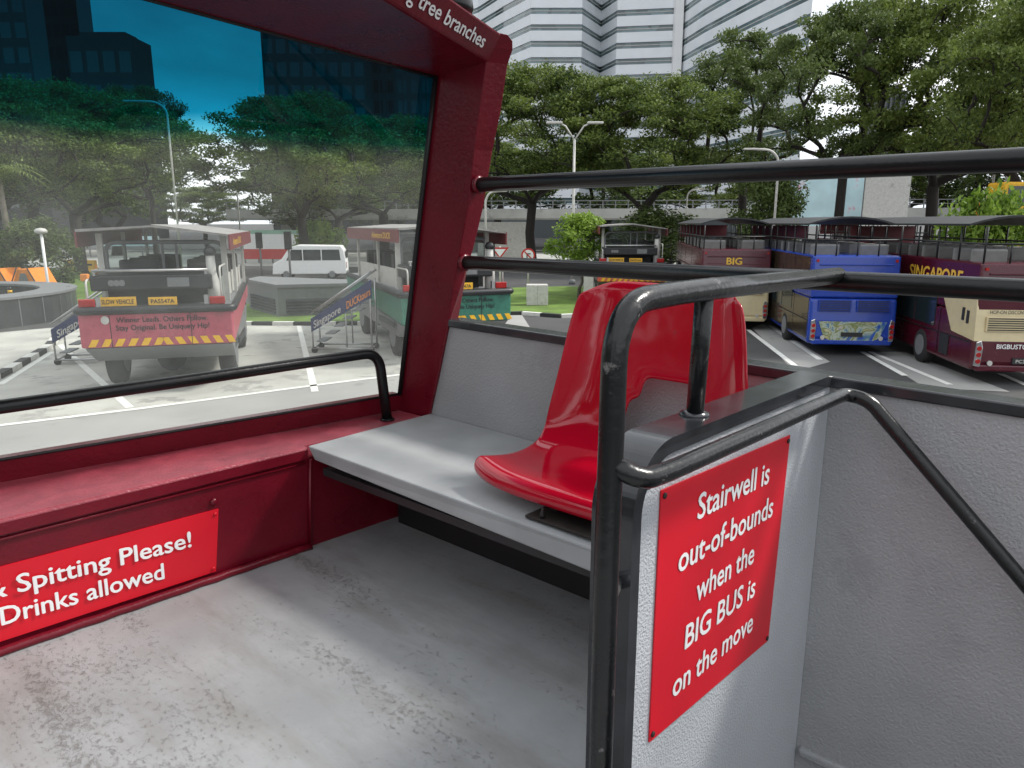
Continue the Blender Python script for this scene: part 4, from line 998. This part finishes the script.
# ------------------------------------------------------------------ vehicles
def wheel(parent, c, r, wd, spoke='greypaint'):
    wh = MB().lathe([(r * .7, -wd / 2), (r, -wd * .38), (r, wd * .38), (r * .7, wd / 2)], c, 26, 'x').build('wheel', M['tyre'], parent)
    MB().lathe([(r * .58, -wd / 2 - .012), (r * .52, -wd * .35), (r * .2, -wd * .45), (r * .5, wd * .35), (r * .58, wd / 2 + .012)], c, 20, 'x').build('rim', M[spoke], wh)
    return wh
def duck(px, d, az, label, m, lines, plate, tail=True):
    p = at(px, d); t = thing('amphibious_vehicle', label, 'amphibious vehicle', (p.x, p.y, 0), -az, 'amphibious tour vehicles in the lot')
    t.scale = (.89, 1, 1)
    W = 1.74; L = 8.6
    MB().prism([(0, 1.06), (L, 1.30), (L + .5, 1.84), (0, 1.84)], -W, W, fn=lambda a, b_, h: (h * (1 - .2 * a / L), a, b_)).build('hull', M[m], t, bevel=.05)
    MB().prism([(.02, 1.055), (.75, .66), (L - 1.4, .66), (L - .1, 1.25)], -W + .05, W - .05, fn=lambda a, b_, h: (h * (1 - .2 * a / L), a, b_)).build('hull_bottom', M['greypaint'], t, bevel=.05)
    b = MB(); b.tube(bend([(-W * .8, L, 1.86), (-W - .03, -.03, 1.86), (W + .03, -.03, 1.86), (W * .8, L, 1.86)], .15, 5), .085, 10); b.build('rub_rail', M['dark'], t)
    MB().prism([(-W + .05, .1), (W - .05, .1), (W * .8 - .05, L - .1), (-W * .8 + .05, L - .1)], 1.85, 1.90).build('deck', M['greypaint'], t)
    # hazard stripes on the transom
    b = MB()
    for i in range(12):
        x = -W + .16 + i * .29; s_ = .10 if i < 6 else -.10
        b.add([(x, -.006, 1.09), (x + .16, -.006, 1.09), (x + .16 + s_, -.006, 1.25), (x + s_, -.006, 1.25)], [(0, 1, 2, 3)])
    b.build('hazard_stripe', M['yellow'], t)
    for i, ln in enumerate(lines):
        text('lettering', ln, M['dark'], t, (.12, -.012, 1.60 - i * .17), (1, 0, 0), (0, 0, 1), width=2.05 if i == 0 else 2.1, height=.12, bold=.015, world=False, thick=.001)
    if lines: MB().lathe([(.09, -.012), (.09, -.005)], (-1.15, 0, 1.66), 18, 'y').build('emblem', M['offwhite'], t)
    # engine housing with the plates under it
    bx = MB().box((-.1, .75, 2.42), (2.75, .9, .34)).build('engine_box', M['dark'], t, bevel=.04)
    b = MB(); b.tube([(-1.4, .3, 2.68), (1.2, .3, 2.68)], .035, 8); b.box((-1.35, .3, 2.63), (.05, .05, .1)); b.box((1.15, .3, 2.63), (.05, .05, .1)); b.build('box_rail', M['steel'], bx)
    MB().box((-.1, 1.05, 2.07), (2.3, .3, .36)).build('engine_grille', M['rubber'], t)
    pl = MB().box((-.83, .02, 2.05), (.80, .03, .19)).build('warning_plate', M['plateyellow'], t); text('lettering', 'SLOW VEHICLE', M['dark'], pl, (-.83, .0, 2.0), (1, 0, 0), (0, 0, 1), width=.7, height=.10, world=False, thick=.003)
    pl = MB().box((.16, .02, 2.04), (.64, .03, .17)).build('number_plate', M['plateyellow'], t); text('lettering', plate, M['dark'], pl, (.16, .0, 1.995), (1, 0, 0), (0, 0, 1), width=.52, height=.09, world=False, thick=.003)
    for s_, in ((-1,), (1,)):
        MB().box((s_ * 1.45 - .05, .02, 2.03), (.36, .08, .17)).build('tail_light', M['taillight'], t, bevel=.02)
        MB().box((s_ * 1.20 - .05, .05, 2.05), (.10, .10, .2)).build('light_bracket', M['steel'], t)
    b = MB()
    for x in (-1.05, .75): b.box((x, -.004, 1.45), (.014, .01, .76))
    for q in range(14): b.lathe([(.018, -.012), (.018, 0)], (-1.6 + q * .246, 0, 1.79), 8, 'y')
    b.build('hull_seam', M['dark'], t)
    for s_ in (-1, 1):
        b = MB()
        for q in range(5): b.box((s_ * (W - .03 - .05 * q - .06), .9 + q * 1.5, 1.5), (.03, .02, .6))
        b.build('side_rib', M['dark'], t)
    b = MB(); b.tube(bend([(1.5, .1, 1.9), (1.5, .1, 2.75), (1.5, 1.2, 2.75)], .15), .025, 6); b.tube(bend([(-1.5, .1, 1.9), (-1.5, .1, 2.5), (-1.5, 1.2, 2.5)], .15), .025, 6); b.build('grab_rail', M['offwhite'], t)
    b = MB()
    for q in range(3): b.lathe([(.07, -.02), (.07, .0)], (-.1 + q * .12 - .9, .29, 2.42), 10, 'y')
    b.box((.5, .295, 2.42), (.5, .01, .2)); b.build('box_panel', M['greypaint'], bx)
    MB().tube([(1.28, .55, 1.9), (1.28, .55, 2.35), (1.26, .5, 2.6), (1.26, .5, 2.98)], [.16, .15, .12, .11], 14).build('exhaust_stack', M['offwhite'], t)
    MB().lathe([(.05, 2.96), (.14, 3.0), (.15, 3.08), (.10, 3.16), (.02, 3.19)], (1.26, .5, 0), 16).build('exhaust_cap', M['dark'], t)
    # canopy
    rf = MB(); y0, y1 = .35, 7.0
    prof_ = [(-1.66, 3.50), (0, 3.60), (1.74, 3.40)]
    for (x0, z0), (x1, z1) in zip(prof_, prof_[1:]):
        rf.hexa([(x0, y0, z0), (x1, y0, z1), (x1, y1, z1), (x0, y1, z0), (x0, y0, z0 + .06), (x1, y0, z1 + .04), (x1, y1, z1 + .04), (x0, y1, z0 + .04)])
    rf.build('canopy', M['canopytop'], t)
    for s_, x, z in ((-1, -1.67, 3.32), (1, 1.75, 3.24)):
        v_ = MB().box((x, (y0 + y1) / 2, z + .03), (.04, y1 - y0, .34)).build('valance', M['canopyred'], t)
        text('lettering', 'Adventure DUCK', M['gold'], v_, (x + s_ * .021, 2.2, z - .05), (0, -s_ * -1 if s_ > 0 else -1, 0), (0, 0, 1), width=2.2, height=.17, world=False, thick=.003)
    for x in (-1.42, 1.5):
        for y in (1.3, 3.6, 6.4): MB().box((x, y, 2.66), (.14 if y < 2 else .08, .1, 1.6)).build('canopy_post', M['offwhite'], t)
    wf = MB(); wf.tube(bend([(-1.3, 1.3, 1.95), (-1.3, 1.3, 3.26), (1.5, 1.3, 3.26), (1.5, 1.3, 1.95)], .25), .05, 8); wf.box((.02, 1.3, 2.6), (.06, .05, 1.3)); wf.box((.35, 1.3, 2.6), (.06, .05, 1.3)); wf = wf.build('window_frame', M['greypaint'], t)
    MB().box((.1, 1.33, 2.60), (2.75, .01, 1.28)).build('pane', M['clear'], wf)
    for x in (-1.36, 1.36): MB().box((x, 3.8, 2.16), (.06, 5.2, .55)).build('side_panel', M['offwhite'], t)
    for k in range(4):
        for x in (-.8, .9): MB().box((x, 2.4 + k * 1.1, 2.35), (1.0, .12, .95)).build('seat', M['dark'], t, bevel=.05)
    for s_ in (-1, 1):
        for y in (1.6, 6.2): wheel(t, (s_ * (1.42 - .03 * y), y, .62), .62, .42)
        MB().box((s_ * (W + .02), 1.6, 1.0), (.05, 1.7, .16)).build('wheel_arch', M['dark'], t, bevel=.02)
    MB().tube([(0, 1.2, .62), (0, 1.5, .62)], .35, 12).build('axle_housing', M['dark'], t)
    return t
duck(165, 16.3, R(33), 'pink and red amphibious tour vehicle seen from behind through the windscreen', 'pink', ('Winner Leads. Others Follow.', 'Stay Original. Be Uniquely Hip!'), 'PA5547A')
duck(459, 20.0, R(25), 'green amphibious tour vehicle partly hidden behind the windscreen pillar', 'green', ('Winner Leads. Others Follow.', 'Stay Original. Be Uniquely Hip!'), 'PA9047A')
duck(631, 33.5, YAW + R(3), 'orange red amphibious tour vehicle seen above the red seat', 'orangered', (), 'PA7741A')
# stair trolleys
def trolley(px, d, az, label, body, flip=1, s=1.0):
    p = at(px, d); t = thing('stair_trolley', label, 'stair trolley', (p.x, p.y, 0), -az)
    f = lambda x, y, z: (flip * x * s, y * s, z * s)
    fr = MB()
    for y in (0, .8):
        fr.tube([f(0, y, .14), f(1.75, y, .14)], .03, 6); fr.tube([f(.02, y, .14), f(.02, y, 1.05)], .025, 6); fr.tube([f(1.72, y, .14), f(1.72, y, 2.1)], .03, 6); fr.tube([f(0, y, 1.15), f(1.78, y, 2.35)], .03, 6); fr.tube([f(1.0, y, .14), f(1.0, y, 1.4)], .022, 6)
    for k in range(2): fr.tube([f(.02 + 1.7 * k, 0, .14), f(.02 + 1.7 * k, .8, .14)], .025, 6)
    fr.build('frame', M['steel'], t)
    for k in range(6):
        x = .25 + k * .26; z = .34 + k * .22; MB().box(f(x, .4, z), (.26 * s, .76 * s, .03 * s)).build('step', M['greypaint'], t)
    bn = MB(); bn.hexa([f(.0, -.04, .62), f(1.78, -.04, 1.62), f(1.78, -.02, 1.62), f(.0, -.02, .62), f(.0, -.04, 1.0), f(1.78, -.04, 2.12), f(1.78, -.02, 2.12), f(.0, -.02, 1.0)])
    bn = bn.build('banner', M['navy'], t)
    r_ = Vector((1, 0, 1.05 / 1.78)) if flip > 0 else Vector((1, 0, -1.05 / 1.78))
    for i_, (tx_, wd_, sx_) in enumerate(body):
        text('lettering', tx_, M['offwhite'] if i_ == 0 else M['orange'], bn, Vector((0, -.045, 0)) + Vector(f(sx_, 0, .68 + sx_ * .575)), r_, (0, 0, 1), width=wd_ * s, height=.22 * s, align='l', world=False, thick=.004)
    for x in (.05, 1.7):
        for y in (0.02, .78): MB().lathe([(.09 * s, -.03), (.09 * s, .03)], f(x, y, .09), 12, 'y').build('castor', M['tyre'], t)
trolley(313, 21.3, YAW, 'stair trolley with a navy banner leaning up to the green vehicle', (('Singapore', .92, .08), ('DUCKtours', .80, 1.05)))
trolley(56, 19.5, YAW - R(12), 'stair trolley with a navy banner left of the pink vehicle', (('Singapore', 1.0, .15),), 1, .95)
# van
p = at(347, 49); vn = thing('van', 'white minibus parked behind the grey louvred block', 'van', (p.x, p.y, 0), FACE + R(8))
side = [(0, .35), (0, 1.1), (-.12, 1.9), (-.3, 2.2), (-3.1, 2.25), (-3.6, 2.1), (-4.15, 1.35), (-4.7, 1.05), (-4.78, .35)]
MB().prism(list(reversed(side)), 0, 1.8, fn=lambda a, b_, h: (a, h, b_)).build('body', M['white'], vn, bevel=.06)
for (x0, x1, x2, x3) in ((-.35, -1.55, -1.55, -.42), (-1.62, -2.75, -2.75, -1.62), (-2.82, -3.85, -3.5, -2.82)):
    MB().add([(x0, -.006, 1.25), (x1, -.006, 1.25), (x2, -.006, 1.95), (x3, -.006, 1.95)], [(0, 1, 2, 3)]).build('window', M['window'], vn)
MB().box((.005, .9, 1.65), (.02, 1.4, .5)).build('rear_window', M['window'], vn)
MB().box((.01, .12, .95), (.03, .14, .4)).build('tail_light', M['taillight'], vn); MB().box((-.02, .9, .45), (.12, 1.75, .2)).build('bumper', M['greypaint'], vn)
for x in (-.95, -3.9):
    for y in (.1, 1.7):
        wh = MB().lathe([(.25, -.1), (.34, -.08), (.34, .08), (.25, .1)], (x, y, .34), 20, 'y').build('wheel', M['tyre'], vn); MB().lathe([(.2, -.115), (.2, .115)], (x, y, .34), 16, 'y').build('rim', M['greypaint'], wh)

# the tour buses
def bus(px, d, label, top, low, kind, L=10.5, rails=True):
    AZ = R(56); p = at(px, d); rv = Vector((math.cos(AZ), -math.sin(AZ), 0)); c = p + rv * 1.25
    t = thing('tour_bus', label, 'bus', (c.x, c.y, 0), -AZ, 'open top tour buses parked in a row')
    t.scale = (.93, 1, 1)
    Wd = 1.25
    sd_ = [(0.10, .32), (-.02, .55), (0, 1.0), (.05, 1.62), (L, 1.62), (L + .15, .9), (L, .32)]
    MB().prism(list(reversed(sd_)), -Wd, Wd, fn=lambda a, b_, h: (h, a, b_)).build('lower_body', M[low], t, bevel=.09, seg=3)
    if kind == 'cream':
        MB().prism([(0.045, 1.625), (.10, 2.07), (2.0, 2.07), (1.2, 1.10), (.01, 1.02), (-.0, 1.02)], -Wd - .006, Wd + .006, fn=lambda a, b_, h: (h, a, b_)).build('engine_cover', M['cream'], t, bevel=.05, seg=3)
    MB().prism([(L + .05, 1.63), (L, 2.80), (.12, 2.80), (.06, 2.08), (.06, 1.63)], -Wd + .002, Wd - .002, fn=lambda a, b_, h: (h, a, b_)).build('upper_body', M[top], t, bevel=.05)
    # windows along the visible side
    for k in range(6):
        y0 = 2.2 + k * 1.36
        for s_ in (-1, 1):
            MB().box((s_ * (Wd + .008), y0 + .62, 1.52), (.02, 1.28, .86)).build('window', M['window'], t)
    if kind == 'blue':
        for s_ in (-1, 1): MB().box((s_ * (Wd + .004), 5.4, 2.3), (.008, 10.0, .9)).build('side_print', M['wrap'], t); MB().box((s_ * (Wd + .004), 5.3, 1.02), (.008, 10.2, 1.16)).build('side_print', M['wrap'], t)
    b = MB()
    for s_ in (-1, 1):
        for y in (1.9, 4.2, 6.6, 9.0): b.box((s_ * (Wd + .010), y, 1.05), (.006, .02, 1.2))
        b.box((s_ * (Wd + .014), 5.3, 2.03), (.02, 10.3, .03)); b.box((s_ * (Wd + .014), 5.3, .98), (.02, 10.3, .025))
        for y in (3.5, 6.0, 8.0): b.box((s_ * (Wd + .010), y, 2.42), (.006, .015, .72))
    b.build('panel_seam', M['rubber'], t)
    for s_ in (-1, 1): MB().tube(bend([(s_ * Wd, L, 2.3), (s_ * (Wd + .25), L + .3, 2.3), (s_ * (Wd + .25), L + .3, 1.8)], .1), .03, 6).build('mirror_arm', M['rubber'], t); MB().box((s_ * (Wd + .25), L + .32, 1.7), (.2, .1, .4)).build('mirror', M['rubber'], t, bevel=.03)
    # rear face
    for z in (2.30, 2.55): MB().box((0, .075 + (2.8 - z) * .03, z), (2.1, .03, .05)).build('rear_ridge', M[top], t, bevel=.015)
    for s_ in (-1, 1):
        MB().box((s_ * 1.12, .09, 2.66), (.07, .04, .07)).build('marker_light', M['taillight'], t)
        g_ = MB().box((s_ * .55, .0, 1.42), (.95, .05, .34)).build('engine_grille', M[low if kind != 'cream' else 'cream'], t, bevel=.01)
        b = MB()
        for k in range(6): b.box((s_ * .55, -.028, 1.29 + k * .052), (.88, .012, .022))
        b.build('louvre', M['dark'], g_)
        tl = MB().prism([(-.11, .45), (.11, .42), (.14, .85), (.06, 1.05), (-.10, 1.0)], -.045, .02, fn=lambda a, b_, h: (s_ * (1.13 - a * .7), h, b_)).build('tail_light', M['chrome'], t, bevel=.02)
        for k in range(3): MB().lathe([(.055, -.066), (.055, -.04)], (s_ * 1.125, 0, .56 + k * .15), 16, 'y').build('lens', M['taillight'], tl)
        MB().lathe([(.06, -.06), (.06, -.02)], (s_ * .84, 0, .52), 16, 'y').build('fog_light', M['offwhite'], t)
    MB().box((0, .02, .40), (2.3, .12, .16)).build('bumper', M[low], t, bevel=.04)
    if kind == 'blue':
        MB().prism([(-.98, .98), (-.80, .52), (-.62, .45), (.62, .45), (.80, .52), (.98, .98)], -.035, -.022, fn=lambda a, b_, h: (a, h, b_)).build('rear_print', M['skyline'], t)
        MB().box((0, -.05, .62), (.62, .02, .12)).build('number_plate', M['dark'], t)
    else:
        pl = MB().box((0, -.035, .58), (.66, .03, .14)).build('number_plate', M['dark'], t)
        text('lettering', 'PC3601A' if kind == 'cream' else 'PC3604K', M['offwhite'], pl, (0, -.05, .54), (1, 0, 0), (0, 0, 1), width=.5, height=.08, world=False, thick=.003)
    if kind == 'cream':
        text('lettering', 'BIG BUS', M['gold'], t, (.05, .06, 2.22), (1, 0, 0), (0, 0, 1), width=1.25, height=.2, world=False, thick=.004, bold=.03)
        text('lettering', 'BIGBUSTOURS.COM', M['white'], t, (-.05, -.03, .86), (1, 0, 0), (0, 0, 1), width=1.35, height=.11, world=False, thick=.004, bold=.02)
        for s_ in (-1, 1): text('lettering', 'HOP-ON DISCOVER' , M['dark'], t, (s_ * .55, -.012, 1.66), (1, 0, 0), (0, .03, 1), width=.86, height=.085, world=False, thick=.02)
        text('lettering', 'SINGAPORE', M['gold'], t, (-Wd - .004, 2.55, 2.22), (0, -1, 0), (0, 0, 1), width=3.2, height=.36, world=False, thick=.006, bold=.03)
        for y_ in (.42, .66): MB().box((-Wd - .012, y_, 1.45 + y_ * .2), (.02, .12, .30)).build('side_vent', M['dark'], t)
        MB().box((-Wd - .012, 1.5, .72), (.02, .5, .5)).build('side_grille', M['dark'], t)
    if kind == 'maroon':
        text('lettering', 'BIG', M['gold'], t, (-.08, .06, 2.28), (1, 0, 0), (0, 0, 1), width=.55, height=.24, world=False, thick=.004, bold=.03)
    for s_ in (-1, 1):
        for y in (2.9, 8.6):
            wheel(t, (s_ * (Wd - .12), y, .48), .48, .28)
    # upper deck: rail, seats, canopy
    b = MB()
    for s_ in (-1, 1):
        b.tube([(s_ * (Wd - .05), .15, 3.22), (s_ * (Wd - .05), L - .3, 3.22)], .025, 6)
        for k in range(9): b.tube([(s_ * (Wd - .05), .15 + k * (L - .5) / 8, 2.78), (s_ * (Wd - .05), .15 + k * (L - .5) / 8, 3.6)], .025, 6)
    b.tube([(-Wd + .05, .15, 3.22), (Wd - .05, .15, 3.22)], .025, 6)
    for x in (-.6, 0, .6): b.tube([(x, .15, 2.78), (x, .15, 3.22)], .022, 6)
    b.build('upper_rail', M['rubber'], t)
    for k in range(8):
        for x in (-.72, .72): MB().box((x, .9 + k * .95, 2.92), (.85, .12, .34)).build('seat', M['busseat'], t, bevel=.05)
    cp = MB(); n = 8
    for i in range(n):
        f_ = lambda q: (-Wd - .02 + 2 * (Wd + .02) * q / n, 3.62 + .20 * (1 - (2 * q / n - 1) ** 2))
        (x0, z0), (x1, z1) = f_(i), f_(i + 1); ya, yb_ = .9, L - .2
        cp.hexa([(x0, ya, z0), (x1, ya, z1), (x1, yb_, z1), (x0, yb_, z0), (x0, ya, z0 + .05), (x1, ya, z1 + .05), (x1, yb_, z1 + .05), (x0, yb_, z0 + .05)])
    cp.build('canopy', M['dark'], t)
    MB().box((0, L - .4, 3.3), (2.3, .06, .55)).build('front_screen', M['canopyred'], t)
    return t
bus(696, 26.0, 'maroon open top bus farthest left in the row with BIG on its rear', 'busmaroon', 'cream', 'maroon')
bus(803, 21.0, 'blue open top bus with a skyline print on its rear', 'blue', 'blue', 'blue')
bus(964, 17.2, 'maroon and cream open top bus nearest the right edge', 'busmaroon', 'busmaroon', 'cream')
bus(868, 35.0, 'dark red open top bus farther back behind the blue one', 'busmaroon', 'busmaroon', 'plain')
